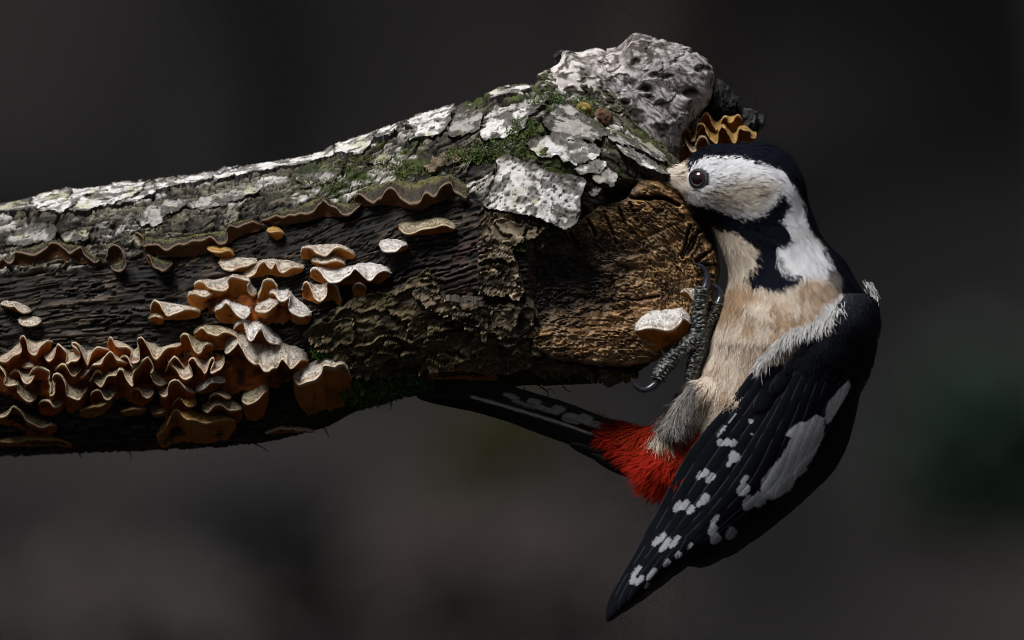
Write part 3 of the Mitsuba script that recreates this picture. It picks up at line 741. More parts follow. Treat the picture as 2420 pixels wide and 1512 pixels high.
bracket(R8((595, 1102), (620, 1150), (680, 1110), (720, 1050), (760, 1120), (800, 1190), (860, 1240), (910, 1230), (930, 1282), (990, 1310), (1030, 1272), (1080, 1280), (1110, 1200), (1150, 1242), (1210, 1286), (1260, 1250), (1290, 1198), (1348, 1222)), 60, 38, 26, 'pale', 'widest felted grey-white shelf with frilled rim left of the green moss')
bracket(R8((1218, 1362), (1260, 1420), (1340, 1402), (1420, 1372), (1470, 1320), (1492, 1262), (1540, 1272), (1600, 1270), (1660, 1240), (1692, 1272), (1720, 1330), (1748, 1392)), 62, 26, 100, 'pale', 'large bracket with a broad hanging orange face beside the green moss')
bracket(R8((300, 972), (350, 950), (385, 925), (450, 962), (520, 986), (570, 962), (600, 950), (680, 992), (765, 1012)), 44, 14, 26, 'tan', 'tan bracket directly above the right end of the frilled rows')
bracket(R8((195, 1062), (205, 1000), (240, 965), (280, 1010), (320, 1090), (360, 1152), (400, 1112), (430, 1070), (480, 1065), (492, 1092)), 46, 12, 30, 'tan', 'tall U-folded bracket at the right end of the upper frilled row')
bracket(R8((60, 1188), (100, 1230), (170, 1300), (210, 1360), (260, 1376), (310, 1340), (292, 1280), (270, 1220), (300, 1195), (350, 1222), (380, 1290), (430, 1332), (440, 1260), (470, 1200), (510, 1190), (490, 1260), (470, 1322), (540, 1300), (590, 1240), (602, 1158)), 54, 13, 36, 'rust', 'rust bracket with three loops below the U-folded one')
bracket(R8((322, 1494), (380, 1480), (440, 1440), (480, 1402), (550, 1412), (608, 1392)), 46, 13, 16, 'white', 'pair of pale flat lobes below the three-loop bracket')
bracket(R8((960, 1372), (1000, 1352), (1060, 1392), (900, 1450), (800, 1512)), 36, 10, 40, 'tan', 'dull tan lip left of the large hanging orange face') if False else None
# frilled rows at lower left
bracket(R7((-60, 560), (0, 546), (60, 556), (100, 520), (150, 490), (205, 480), (192, 400), (195, 340), (225, 335), (250, 400), (285, 470), (330, 496), (365, 450), (400, 400), (440, 370), (485, 386)), 52, 10, 36, 'rust', 'first folded bracket of the upper frilled row at the left edge')
bracket(R7((400, 490), (430, 546), (490, 530), (505, 460), (535, 395), (575, 430), (625, 470), (610, 540), (600, 582), (650, 546), (710, 556), (745, 500), (720, 450), (680, 430), (655, 408), (700, 395), (740, 440), (770, 520), (800, 586), (830, 510), (870, 450), (930, 430), (990, 450), (1020, 472)), 56, 10, 36, 'rust', 'second bracket of the upper frilled row with a tight curl')
bracket(R7((990, 400), (995, 340), (1030, 360), (1060, 410), (1120, 430), (1180, 425), (1210, 470), (1195, 540), (1240, 562), (1280, 540), (1272, 450), (1255, 370), (1280, 350), (1320, 380), (1370, 450), (1430, 542), (1470, 480), (1520, 440), (1600, 430), (1670, 396)), 56, 11, 38, 'rust', 'third bracket of the upper frilled row with a deep rust fold')
bracket(R7((-60, 560), (0, 600), (40, 640), (70, 710), (30, 742), (60, 775), (120, 765), (180, 772), (160, 810), (190, 880), (250, 910), (320, 902), (338, 860)), 54, 12, 18, 'tan', 'olive-tan bracket stepping down at the left edge below the frilled row')
bracket(R7((230, 802), (250, 720), (300, 640), (360, 620), (430, 640), (470, 670), (455, 740), (480, 790), (440, 840), (480, 862), (515, 820), (490, 750), (485, 690), (530, 675), (580, 710), (610, 780), (600, 840), (650, 882), (710, 912), (760, 860), (800, 780)), 58, 12, 40, 'tan', 'bracket with two dark arches in the lower frilled row')
bracket(R7((710, 692), (760, 690), (830, 640), (860, 590), (940, 580), (950, 540), (1000, 480), (1040, 482), (1060, 540), (1130, 560), (1190, 572)), 46, 9, 34, 'rust', 'rust-red bracket between the two frilled rows')
bracket(R7((870, 690), (880, 732), (930, 782), (960, 720), (1010, 670), (1070, 690), (1085, 650), (1110, 615), (1140, 650), (1170, 730), (1212, 776), (1220, 690), (1260, 610), (1300, 550), (1350, 535), (1390, 560), (1420, 622), (1380, 650), (1370, 690), (1420, 742), (1480, 762), (1522, 742)), 60, 12, 36, 'tan', 'zigzag-rimmed bracket in the middle of the lower frilled row')
bracket(R7((180, 590), (230, 612), (290, 600), (330, 620)), 34, 10, 26, 'rust', 'small red-brown wedge between the frilled rows at left')
bracket(R7((1440, 830), (1470, 870), (1520, 862), (1532, 800), (1560, 745), (1610, 730), (1660, 770), (1720, 822), (1785, 842)), 56, 8, 44, 'rust', 'rust arch hanging below the right end of the lower frilled row')
bracket(R7((700, 1006), (760, 1000), (850, 962), (940, 952), (1022, 905)), 34, 6, 24, 'dim', 'dim amber bracket under the frilled rows, left of its twin')
bracket(R7((1085, 1010), (1160, 1000), (1240, 990), (1330, 982)), 34, 5, 16, 'dim', 'dim amber strip centred under the frilled rows')
bracket(R7((1370, 1012), (1420, 1030), (1470, 1020), (1515, 985)), 34, 5, 16, 'dim', 'small dim amber tooth right of the amber strip')
bracket(R7((1412, 1232), (1465, 1190), (1520, 1130), (1570, 1020), (1620, 1000), (1700, 1085), (1760, 1080), (1850, 1112), (1960, 1092), (2050, 1080), (2140, 1092)), 60, 12, 66, 'amber', 'broad amber tongue low on the log, grey at its left lip')
bracket(R7((1835, 985), (1880, 1020), (1950, 962), (2020, 955), (2080, 1000), (2150, 990), (2215, 992)), 50, 17, 30, 'tan', 'tan shelf above the broad amber tongue')
bracket(R7((2190, 905), (2220, 932), (2280, 930), (2350, 890), (2419, 815), (2440, 790)), 58, 18, 40, 'tan', 'tan lip left of the large hanging orange face')
bracket(R7((-40, 1070), (50, 1060), (80, 1000), (130, 972), (190, 1010), (230, 1080), (300, 1122), (380, 1152), (460, 1140), (525, 1142)), 44, 8, 22, 'tan', 'arched tan bracket near the bottom left corner of the log')
bracket(R7((-60, 1290), (0, 1288), (100, 1290), (200, 1270), (320, 1258), (450, 1272), (560, 1282), (655, 1325)), 38, 10, 14, 'dim', 'brown shelf along the underside at far left')
bracket(R7((15, 25), (80, 62), (140, 52), (180, 100), (230, 118), (300, 104)), 30, 9, 10, 'pale', 'small grey bracket alone on dark wood near the left edge')
bracket(R7((152, 185), (200, 222), (280, 232), (340, 220), (388, 188)), 28, 10, 10, 'pale', 'small grey shelf below the lone grey one near the left edge')
# smaller folds between the larger ones
for i, (pts, tn, lab) in enumerate([
        (((90, 690), (130, 640), (180, 650), (210, 720), (250, 760), (300, 700), (330, 660)), 'rust', 'small rust fold below the first bracket of the upper frilled row'),
        (((500, 640), (540, 590), (600, 600), (640, 660), (690, 690), (730, 640), (760, 620)), 'tan', 'small tan fold left of centre between the two frilled rows'),
        (((800, 740), (840, 700), (880, 640), (920, 650), (940, 700)), 'rust', 'narrow rust arch left of the zigzag-rimmed bracket'),
        (((1080, 560), (1120, 510), (1170, 520), (1200, 590), (1260, 600), (1300, 540), (1330, 520)), 'rust', 'small rust fold above the zigzag-rimmed bracket'),
        (((1490, 660), (1530, 610), (1570, 540), (1620, 540), (1660, 600), (1700, 640)), 'rust', 'rust arch between the third upper bracket and the three-loop bracket'),
        (((1180, 850), (1220, 800), (1270, 810), (1310, 870), (1370, 880), (1410, 820)), 'rust', 'low rust fold under the zigzag-rimmed bracket'),
        (((820, 880), (860, 830), (920, 830), (960, 890), (1010, 900), (1060, 840)), 'rust', 'low rust fold under the middle of the lower frilled row'),
        (((1900, 900), (1950, 850), (2010, 850), (2050, 890), (2110, 880)), 'rust', 'small dark orange fold above the tan shelf over the amber tongue'),
        (((350, 950), (400, 910), (450, 920), (490, 970), (550, 970), (590, 930)), 'rust', 'low rust fold under the bracket with two dark arches'),
        (((1560, 960), (1600, 900), (1660, 900), (1700, 950), (1750, 960), (1790, 910)), 'amber', 'small amber fold right above the top of the amber tongue')]):
    bracket(R7(*pts), 44, 10, 20, tn, lab)
# mossy ridge along the bark edge
bracket(R6((-60, 960), (20, 905), (90, 940), (120, 880), (170, 832), (250, 850), (330, 850), (400, 802), (460, 772), (520, 770), (560, 800), (620, 842), (690, 802), (720, 790), (760, 842), (800, 890), (860, 922), (940, 905)), 44, 12, 32, 'moss', 'dark mossy bracket at the left end of the bark ridge')
bracket(R6((955, 892), (985, 822), (1050, 788), (1110, 810), (1140, 880), (1152, 960), (1110, 1002), (1050, 992), (1000, 960)), 50, 6, 24, 'moss', 'dark curled bracket rolled like a tube on the bark ridge')
bracket(R6((1222, 702), (1245, 672), (1290, 682), (1310, 740), (1318, 800), (1360, 762), (1420, 770), (1480, 800), (1540, 812), (1600, 780), (1680, 760), (1760, 742), (1850, 730), (1920, 702), (1960, 742), (2000, 762), (2060, 750), (2090, 700), (2062, 640), (2100, 600), (2150, 620), (2220, 602), (2300, 570), (2390, 590)), 46, 14, 30, 'moss', 'long mossy bracket left of centre on the bark ridge')
bracket(R6((1320, 850), (1350, 880), (1385, 922), (1420, 980), (1480, 1002), (1540, 990), (1595, 946)), 50, 8, 18, 'moss', 'dark hooked bracket below the long mossy one')
bracket(R5((-60, 1272), (40, 1260), (150, 1250), (300, 1226), (420, 1190), (490, 1150), (520, 1098), (560, 1150), (620, 1162), (650, 1200), (720, 1222), (790, 1210), (835, 1170), (862, 1110)), 46, 14, 22, 'moss', 'mossy bracket with a drooping end in the middle of the bark ridge')
bracket(R5((800, 1100), (840, 1040), (870, 1080), (940, 1112), (1010, 1116), (1055, 1062), (1120, 1004), (1150, 985), (1190, 1062), (1250, 1112), (1330, 1132), (1400, 1120), (1432, 1052), (1500, 1062), (1550, 1030), (1600, 968), (1660, 960), (1700, 1002), (1740, 1062), (1800, 1062), (1862, 1030)), 58, 30, 24, 'moss', 'large olive wavy bracket at the right end of the bark ridge')
bracket(R5((1205, 1332), (1240, 1382), (1300, 1392), (1380, 1370), (1440, 1360), (1520, 1350), (1580, 1330), (1640, 1330), (1690, 1352), (1732, 1346)), 42, 17, 15, 'tan', 'flat tan shelf under the large olive bracket')
bracket(R8((2005, 162), (2030, 212), (2080, 232), (2150, 212), (2190, 180), (2220, 175), (2258, 198)), 34, 14, 10, 'white', 'small white bracket alone below the flat tan shelf')
bracket(R8((428, 190), (470, 222), (530, 236), (600, 226), (650, 216), (682, 256)), 40, 14, 16, 'amber', 'amber bracket hanging below the mossy ridge left of centre')
bracket(R8((965, 40), (1010, 60), (1060, 50), (1100, 52), (1140, 86)), 36, 10, 14, 'amber', 'small amber flap under the drooping end of the ridge bracket')
# right end
face_surf = lambda u, v: plane(u, v)
bracket(RW((345, 582), (400, 572), (460, 570), (520, 562), (600, 580), (680, 542), (720, 492), (778, 545)), 46, 34, 50, 'white', 'thick woolly white bracket on the sawn face beside the clutching toes', surf=face_surf, ruffle=4)
bracket(RW((695, 302), (740, 288), (775, 320), (800, 352), (850, 345), (950, 355)), 20, 14, 36, 'pale', 'small orange-throated bracket tucked behind the upper toe', surf=face_surf)
bracket([(1010, 886), (1022, 876), (1050, 872), (1090, 872), (1128, 876), (1175, 890)], 30, 12, 22, 'dim', 'pink-brown bracket under the log above the tail tip')
bracket([(628, 1022), (660, 1014), (700, 1014), (742, 1020)], 24, 7, 6, 'pale', 'thin grey bracket edge at the bottom of the log')
stub_surf = lambda u, v: 60 + 0 * u
bracket(R4((1770, 880), (1795, 800), (1820, 880), (1860, 870), (1885, 760), (1930, 770), (1960, 860), (2000, 880), (2030, 790), (2075, 780), (2095, 850), (2130, 770), (2180, 790), (2185, 850)), 40, 8, 30, 'amber', 'upper honeycombed amber fungus between the pale stub and the bird', surf=stub_surf, smoothing=16, ruffle=11)
bracket(R4((1720, 960), (1750, 880), (1790, 960), (1830, 970), (1850, 880), (1890, 850), (1930, 930), (1970, 990), (2010, 900), (2050, 850), (2090, 940), (2140, 960), (2170, 860), (2230, 870), (2260, 950), (2300, 900)), 60, 12, 34, 'amber', 'lower amber fungus whose tip touches the black crown', surf=stub_surf, smoothing=16, ruffle=11)
bracket(R4((1700, 1050), (1720, 980), (1760, 960), (1790, 1040), (1830, 1050), (1850, 950), (1890, 940), (1920, 1030), (1960, 1040)), 60, 10, 34, 'tan', 'olive and orange lump of fungus at the foot of the pale stub', surf=stub_surf, smoothing=16, ruffle=11)


for pts in ([(1238, 915), (1242, 935), (1238, 952)], [(1268, 908), (1290, 922), (1300, 918), (1310, 930)], [(1282, 916), (1296, 930), (1292, 938)], [(765, 1012), (772, 1024), (776, 1036)], [(600, 1050), (618, 1058), (632, 1068)], [(920, 950), (924, 962), (918, 970)],
            [(1036, 930), (1042, 944), (1052, 948)], [(300, 1068), (306, 1080), (304, 1086)], [(180, 1074), (188, 1084)], [(1330, 912), (1338, 922), (1350, 926)]):
    p = resample([(x, y, float(section(np.array(float(x)))[3]) - 20 + 3 * i) for i, (x, y) in enumerate(pts)], 2)
    v, f, s_, ph = tube(p, np.linspace(1.7, .7, len(p)), 6)
    put(numbered('log__root_fibre'), v, f, (.02, .016, .01), 'm_bark')


def crust(poly, seed, label):
    key = numbered('crust_fungus')
    patch(key, poly, lambda a, b, off: log_surface(a, b / 300, off), lambda a, b, sd: 1 + 7 * smooth(0, 10, sd) + 9 * (F2(a / 40, b / 26, 3, seed) - .5) + 1.5 * (N2(a / 5, b / 5, seed + 1) - .5),
          lambda a, b, sd: mixc(mixc((.06, .014, .003), (.27, .068, .006), smooth(.35, .62, F2(a / 22, b / 18, 3, seed + 2))), (.30, .17, .06), .8 * (1 - smooth(1, 6, sd))), 'm_fungus', seed=seed, jag=14, back=-12,
          to_ab=lambda u, v: (u, float(log_theta(np.array(u), np.array(v))) * 300))
    tag(key, label, 'fungus')


crust(R7((-60, 520), (300, 470), (800, 480), (1300, 500), (1700, 480), (1950, 460), (2100, 560), (2050, 700), (1700, 800), (1300, 760), (900, 820), (500, 880), (200, 860), (-60, 840)), 461, 'rust-orange crust spreading behind the two frilled rows of brackets')
crust(R8((700, 1130), (1000, 1200), (1200, 1230), (1300, 1300), (1150, 1420), (900, 1480), (600, 1520), (500, 1400)), 467, 'orange crust between the widest grey-white shelf and the hanging orange face')
crust(R8((330, 640), (600, 620), (900, 640), (1180, 700), (1260, 820), (1000, 900), (700, 850), (450, 760)), 473, 'orange crust behind the middle cluster of pale brackets')


def lump(poly, d0, front, seed, c0, c1, label):
    key = numbered('jelly_fungus')
    pillow(key, poly, d0, front, front * .6, lambda P: 14 * (fbm(P / 12, 3, seed) - .5), lambda P: mixc(c0, c1, smooth(.35, .65, fbm(P / 8, 3, seed + 1))), 'm_fungus', nr=14, nphi=60)
    tag(key, label, 'fungus', 'jelly lumps under the stub')


lump(R4((915, 740), (940, 690), (990, 680), (1040, 710), (1035, 760), (980, 770)), -150, 22, 441, (.20, .12, .02), (.34, .28, .08), 'yellow jelly lump in the dark gap under the pale stub')
lump(R4((1040, 780), (1070, 735), (1140, 730), (1200, 780), (1195, 860), (1150, 890), (1100, 850)), -150, 26, 447, (.035, .012, .006), (.15, .085, .045), 'red-brown hollow lump right of the yellow one under the stub')


# ---------------------------------------------------------------- moss: small leafy tufts, nobody could count the leaflets
def moss(spots, n, label, green=(.06, .13, .012), size=7):
    key = numbered('moss')
    roots, nn = [], []
    for (u, v, ru, rv, w) in spots:
        k = int(n * w)
        a, r = rng.random(k) * 2 * np.pi, np.sqrt(rng.random(k))
        uu, vv = u + ru * r * np.cos(a), v + rv * r * np.sin(a)
        th = log_theta(uu, vv)
        H, _ = log_relief(uu, th, vv)
        P = log_surface(uu, th, H + rng.uniform(0, 12, k))
        P[:, 2] = np.minimum(P[:, 2], log_front(uu, vv) - rng.uniform(0, 22, k))
        roots.append(P)
        nn.append(np.stack([0 * uu, -np.sin(th), -np.cos(th)], 1))
    P, nrm = np.vstack(roots), np.vstack(nn)
    clump = fbm(P / 14, 2, 451)
    sel = clump > .42
    P, nrm, clump = P[sel], nrm[sel], clump[sel]
    k = len(P)
    nrm = nrm + rng.normal(0, .6, (k, 3))
    nrm /= np.linalg.norm(nrm, axis=1, keepdims=True)
    col = np.array(green) * (rng.uniform(.35, 1.5, k) * (clump * 2) ** 1.5)[:, None] * np.array([1, 1, 1]) * rng.uniform(.85, 1.15, (k, 3))
    v, f, c = ribbons(P, nrm, rng.normal(0, 1, (k, 3)), rng.uniform(.6, 1.5, k) * size, rng.uniform(.3, .6, k) * size, rng.uniform(1, 9, k), col, rows=3)
    put(key, v, f, c, 'm_leaf', sm=False)
    tag(key, label, 'moss', kind='stuff')


moss([(775, 826, 38, 26, 1), (850, 850, 60, 20, .6), (800, 860, 40, 20, .5)], 1700, 'bright green moss at the left end of the olive bark')
moss([(930, 905, 100, 26, 1.5), (870, 935, 70, 25, 1)], 1500, 'dark green moss under the log beside the tail tip', (.065, .15, .022))
moss([(1235, 318, 40, 30, 1), (1180, 360, 70, 22, 1), (1110, 375, 60, 18, .8), (1290, 245, 50, 18, .8), (1390, 262, 40, 20, .8)], 800, 'dark green moss in the bark hollows below the pale stub', (.05, .085, .014), 6)
moss([(1240, 575, 46, 22, 1), (1280, 545, 30, 16, .5)], 500, 'small moss cushion under the large white bark flake', (.06, .085, .015), 5)
moss([(860, 395, 70, 16, 1), (960, 410, 60, 14, .8), (760, 440, 60, 12, .6)], 500, 'thin olive moss on the bark above the ridge fungi', (.075, .085, .02), 5)


# ---------------------------------------------------------------- the woodpecker
def seg(p, a, b, ra, rb, flat=1.0):
    a, b = np.array(a, float), np.array(b, float)
    ab = b - a
    t = np.clip(((p - a) @ ab) / (ab @ ab + 1e-9), 0, 1)
    q = p - a - t[..., None] * ab
    q = q * np.array([1, 1, 1 / flat])
    return np.linalg.norm(q, axis=-1) - (ra + t * (rb - ra))


PRIMS = [((1696, 434, -165), (1785, 446, -165), 90, 107), ((1660, 424, -165), (1584, 415, -155), 54, 10), ((1800, 480, -160), (1850, 650, -140), 98, 112), ((1722, 490, -162), (1795, 610, -150), 54, 78),
         ((1866, 700, -130), (1866, 790, -125), 146, 176), ((1935, 665, -110), (1990, 765, -100), 62, 84), ((1866, 790, -125), (1765, 950, -130), 176, 132), ((1765, 950, -130), (1655, 1070, -125), 130, 84),
         ((1650, 1070, -125), (1585, 1095, -115), 84, 76), ((1622, 965, -160), (1596, 1040, -135), 38, 66), ((1580, 1080, -110), (1425, 1012, -80), 66, 20), ((1955, 830, -75), (1760, 1090, -80), 90, 46),
         ((1648, 930, -215), (1606, 1000, -205), 34, 36)]


def body_sd(p):
    d = None
    for a, b, ra, rb in PRIMS:
        x = seg(p, a, b, ra, rb)
        if d is None:
            d = x
        else:
            k = 34.0
            hh = np.clip(.5 + .5 * (x - d) / k, 0, 1)
            d = x * (1 - hh) + d * hh - k * hh * (1 - hh) * .8
    return d


def surface_nets(fn, lo, hi, step):
    ax = [np.arange(a, b + step, step) for a, b in zip(lo, hi)]
    G = np.stack(np.meshgrid(*ax, indexing='ij'), -1)
    D = fn(G)
    s = D < 0
    c8 = [(i, j, k) for i in (0, 1) for j in (0, 1) for k in (0, 1)]
    nx, ny, nz = (x - 1 for x in D.shape)
    sub = lambda A, o: A[o[0]:o[0] + nx, o[1]:o[1] + ny, o[2]:o[2] + nz]
    tot = sum(sub(s, o).astype(int) for o in c8)
    act = (tot > 0) & (tot < 8)
    idx = -np.ones(act.shape, int)
    idx[act] = np.arange(act.sum())
    acc, cnt = np.zeros((nx, ny, nz, 3)), np.zeros((nx, ny, nz))
    for a in c8:
        for axis in range(3):
            if a[axis] == 0:
                b = tuple(1 if q == axis else a[q] for q in range(3))
                da, db = sub(D, a), sub(D, b)
                x = (da < 0) != (db < 0)
                t = np.where(x, da / (da - db + 1e-12), 0)
                for q in range(3):
                    acc[..., q] += np.where(x, a[q] + (t if q == axis else 0), 0)
                cnt += x
    V = (np.stack(np.nonzero(act), -1) + acc[act] / cnt[act][:, None]) * step + np.array(lo)
    F = []
    for axis in range(3):
        o1, o2 = [q for q in range(3) if q != axis]
        sh = [slice(1, -1)] * 3
        sh[axis] = slice(0, -1)
        A = s[tuple(sh)]
        sh2 = list(sh)
        sh2[axis] = slice(1, None)
        Bm = s[tuple(sh2)]
        x = np.argwhere(A != Bm)
        off = np.ones(3, int)
        off[axis] = 0
        x = x + off
        e1, e2 = np.eye(3, dtype=int)[o1], np.eye(3, dtype=int)[o2]
        q = np.stack([idx[tuple((x - e1 - e2).T)], idx[tuple((x - e2).T)], idx[tuple(x.T)], idx[tuple((x - e1).T)]], 1)
        inside = s[tuple(x.T)]
        flip = inside if axis == 1 else ~inside
        q[flip] = q[flip][:, ::-1]
        F.append(q)
    F = np.vstack(F)
    return V, np.vstack([F[:, [0, 1, 2]], F[:, [0, 2, 3]]])


def grad(p, e=3.0):
    g = np.stack([body_sd(p + np.eye(3)[k] * e) - body_sd(p - np.eye(3)[k] * e) for k in range(3)], -1)
    return g / (np.linalg.norm(g, axis=-1, keepdims=True) + 1e-9)


# plumage: colour regions in the bird's own sagittal plane, the same on both flanks
BLACK, WHITE, BUFF, RED, GREY, CREAM = (.0045, .0062, .0115), (.74, .745, .765), (.53, .43, .335), (.42, .020, .010), (.20, .18, .165), (.60, .52, .41)
REGIONS = [
    (WHITE, [(1575, 412), (1620, 385), (1700, 360), (1800, 375), (1860, 420), (1895, 470), (1905, 540), (1960, 620), (1955, 640), (1890, 650), (1830, 610), (1800, 520), (1700, 510), (1620, 475)]),
    (CREAM, RH((480, 440), (590, 350), (600, 480), (590, 640), (520, 560))),
    ('CHEEK', RH((800, 560), (960, 480), (1200, 480), (1350, 540), (1300, 620), (1150, 760), (950, 780), (760, 680), (640, 640))),
    (BLACK, RH((590, 345), (500, 250), (700, 60), (1100, 40), (1480, 60), (1760, 500), (1680, 1000), (1600, 880), (1572, 830), (1540, 640), (1480, 560), (1420, 480), (1350, 420), (1280, 390), (1180, 370), (1080, 352), (960, 315), (800, 310), (700, 335), (645, 375), (620, 450), (595, 430))),
    (BLACK, RH((570, 640), (620, 690), (760, 710), (860, 755), (960, 800), (1080, 815), (1180, 790), (1260, 720), (1350, 600), (1400, 625), (1390, 680), (1440, 700), (1370, 770), (1350, 830), (1420, 900), (1430, 970), (1340, 1050), (1330, 1150), (1380, 1230), (1500, 1260), (1560, 1290), (1430, 1330), (1370, 1375), (1290, 1395), (1210, 1345),
                (1130, 1345), (1060, 1290), (1140, 1180), (1150, 1070), (1080, 985), (980, 930), (850, 890), (720, 870), (640, 800))),
    (CREAM, RH((700, 880), (850, 895), (980, 935), (1080, 990), (1140, 1060), (1145, 1160), (1080, 1260), (940, 1280), (900, 1150), (860, 1000), (760, 930))),
    (WHITE, RH((1390, 540), (1470, 570), (1535, 650), (1570, 840), (1600, 900), (1680, 1040), (1760, 1165), (1710, 1200), (1550, 1275), (1400, 1245), (1335, 1150), (1345, 1055), (1430, 975), (1420, 900), (1365, 830), (1385, 770), (1450, 700), (1405, 620))),
    (BLACK, RH((1590, 870), (1640, 920), (1700, 1040), (1770, 1170), (1700, 1230), (1760, 1320), (1860, 1430), (1800, 1600), (2400, 1800), (2400, 1200), (1800, 900), (1650, 800))),
    (GREY, RH((1690, 1270), (1770, 1210), (1840, 1270), (1800, 1330), (1740, 1330))),
    (GREY, [(1640, 880), (1655, 920), (1640, 985), (1612, 1035), (1580, 1035), (1552, 1000), (1562, 955), (1600, 900)]),
    (RED, [(1350, 960), (1440, 980), (1535, 970), (1552, 900), (1580, 880), (1570, 960), (1540, 1020), (1560, 1065), (1600, 1080), (1620, 1045), (1655, 1010), (1680, 1050), (1660, 1110), (1630, 1220), (1480, 1250), (1440, 1100), (1360, 1040)]),
    (RED, [(1662, 985), (1640, 1040), (1690, 1040), (1700, 1120), (1640, 1230), (1560, 1230), (1580, 1050), (1615, 1030)]),
    (BLACK, [(2110, 690), (2080, 920), (1780, 1200), (1715, 1150), (1720, 1060), (1850, 900), (1960, 830), (1990, 760)]),
    (BLACK, [(1400, 1035), (1470, 1075), (1490, 1110), (1440, 1120), (1340, 1060), (1340, 1030)]),
]


def plumage_color(u, v, j=5.0):
    x = u + 2 * j * (F2(u / 9, v / 9, 2, 501) - .5) + rng.normal(0, j * .45, u.shape)
    y = v + 2 * j * (F2(u / 9, v / 9, 2, 503) - .5) + rng.normal(0, j * .45, u.shape)
    f = F2(u / 30, v / 36, 3, 505)
    c = mixc(np.array(BUFF) * np.array([.74, .62, .50]), np.array(BUFF) * np.array([1.2, 1.25, 1.3]), smooth(.36, .60, f))
    c = mixc(c, (.36, .31, .24), .6 * smooth(900, 1030, v))
    for col, poly in REGIONS:
        if isinstance(col, str):
            sd = sdpoly(x, y, poly)
            c = mixc(c, mixc((.22, .18, .13), (.54, .465, .37), np.clip(F2(u / 24, v / 8, 3, 515) * 2.4 - .7, 0, 1)), smooth(-12, 20, sd + rng.normal(0, 9, u.shape)) * .92)
            continue
        k = sdpoly(x, y, poly) > 0
        c[k] = col
    fl = sdpoly(x, y, [(1990, 695), (1960, 690), (1915, 740), (1905, 790), (1950, 790), (1985, 740)]) > 0
    c[fl] = (.72, .73, .75)
    return c


FLOW = np.array([(1604, 428, -.9, -.45), (1588, 415, -1, -.25), (1606, 405, -.6, -.9), (1620, 385, .8, -.5), (1640, 470, .9, .5), (1700, 350, 1, -.15), (1800, 345, 1, .4), (1870, 420, .5, .9), (1695, 400, 1, -.25), (1700, 455, 1, .2), (1690, 480, 1, .35), (1760, 420, 1, .05), (1800, 450, 1, .2), (1750, 500, 1, .25), (1820, 480, .9, .5),
                 (1660, 510, 1, .5), (1740, 535, 1, .45), (1700, 580, .55, .9), (1720, 640, .25, 1), (1800, 600, .45, .9), (1880, 560, .45, .9), (1900, 640, .35, 1), (1940, 640, .5, .9), (1895, 500, .2, 1), (1780, 720, -.05, 1), (1720, 760, -.15, 1), (1900, 740, .1, 1), (1960, 720, .25, 1), (2020, 720, .3, 1),
                 (1750, 850, -.3, 1), (1880, 830, -.1, 1), (1720, 950, -.45, 1), (1800, 900, -.4, 1), (1640, 1050, -.4, 1), (1690, 1030, -.55, 1), (1560, 1120, -.75, .75), (1610, 1150, -.6, .9), (1500, 1060, -1, .4), (1450, 1010, -1, -.1), (1600, 960, -.15, 1), (1590, 1020, -.1, 1), (1560, 950, -.15, 1), (2040, 850, -.1, 1), (1900, 1000, -.6, .8)], float)


def flow(u, v):
    w = 1 / ((u[:, None] - FLOW[None, :, 0]) ** 2 + (v[:, None] - FLOW[None, :, 1]) ** 2 + 150) ** 1.6
    d = (w[..., None] * FLOW[None, :, 2:]).sum(1)
    return d / (np.linalg.norm(d, axis=1, keepdims=True) + 1e-9)


EYE = np.array([1651, 424.5])


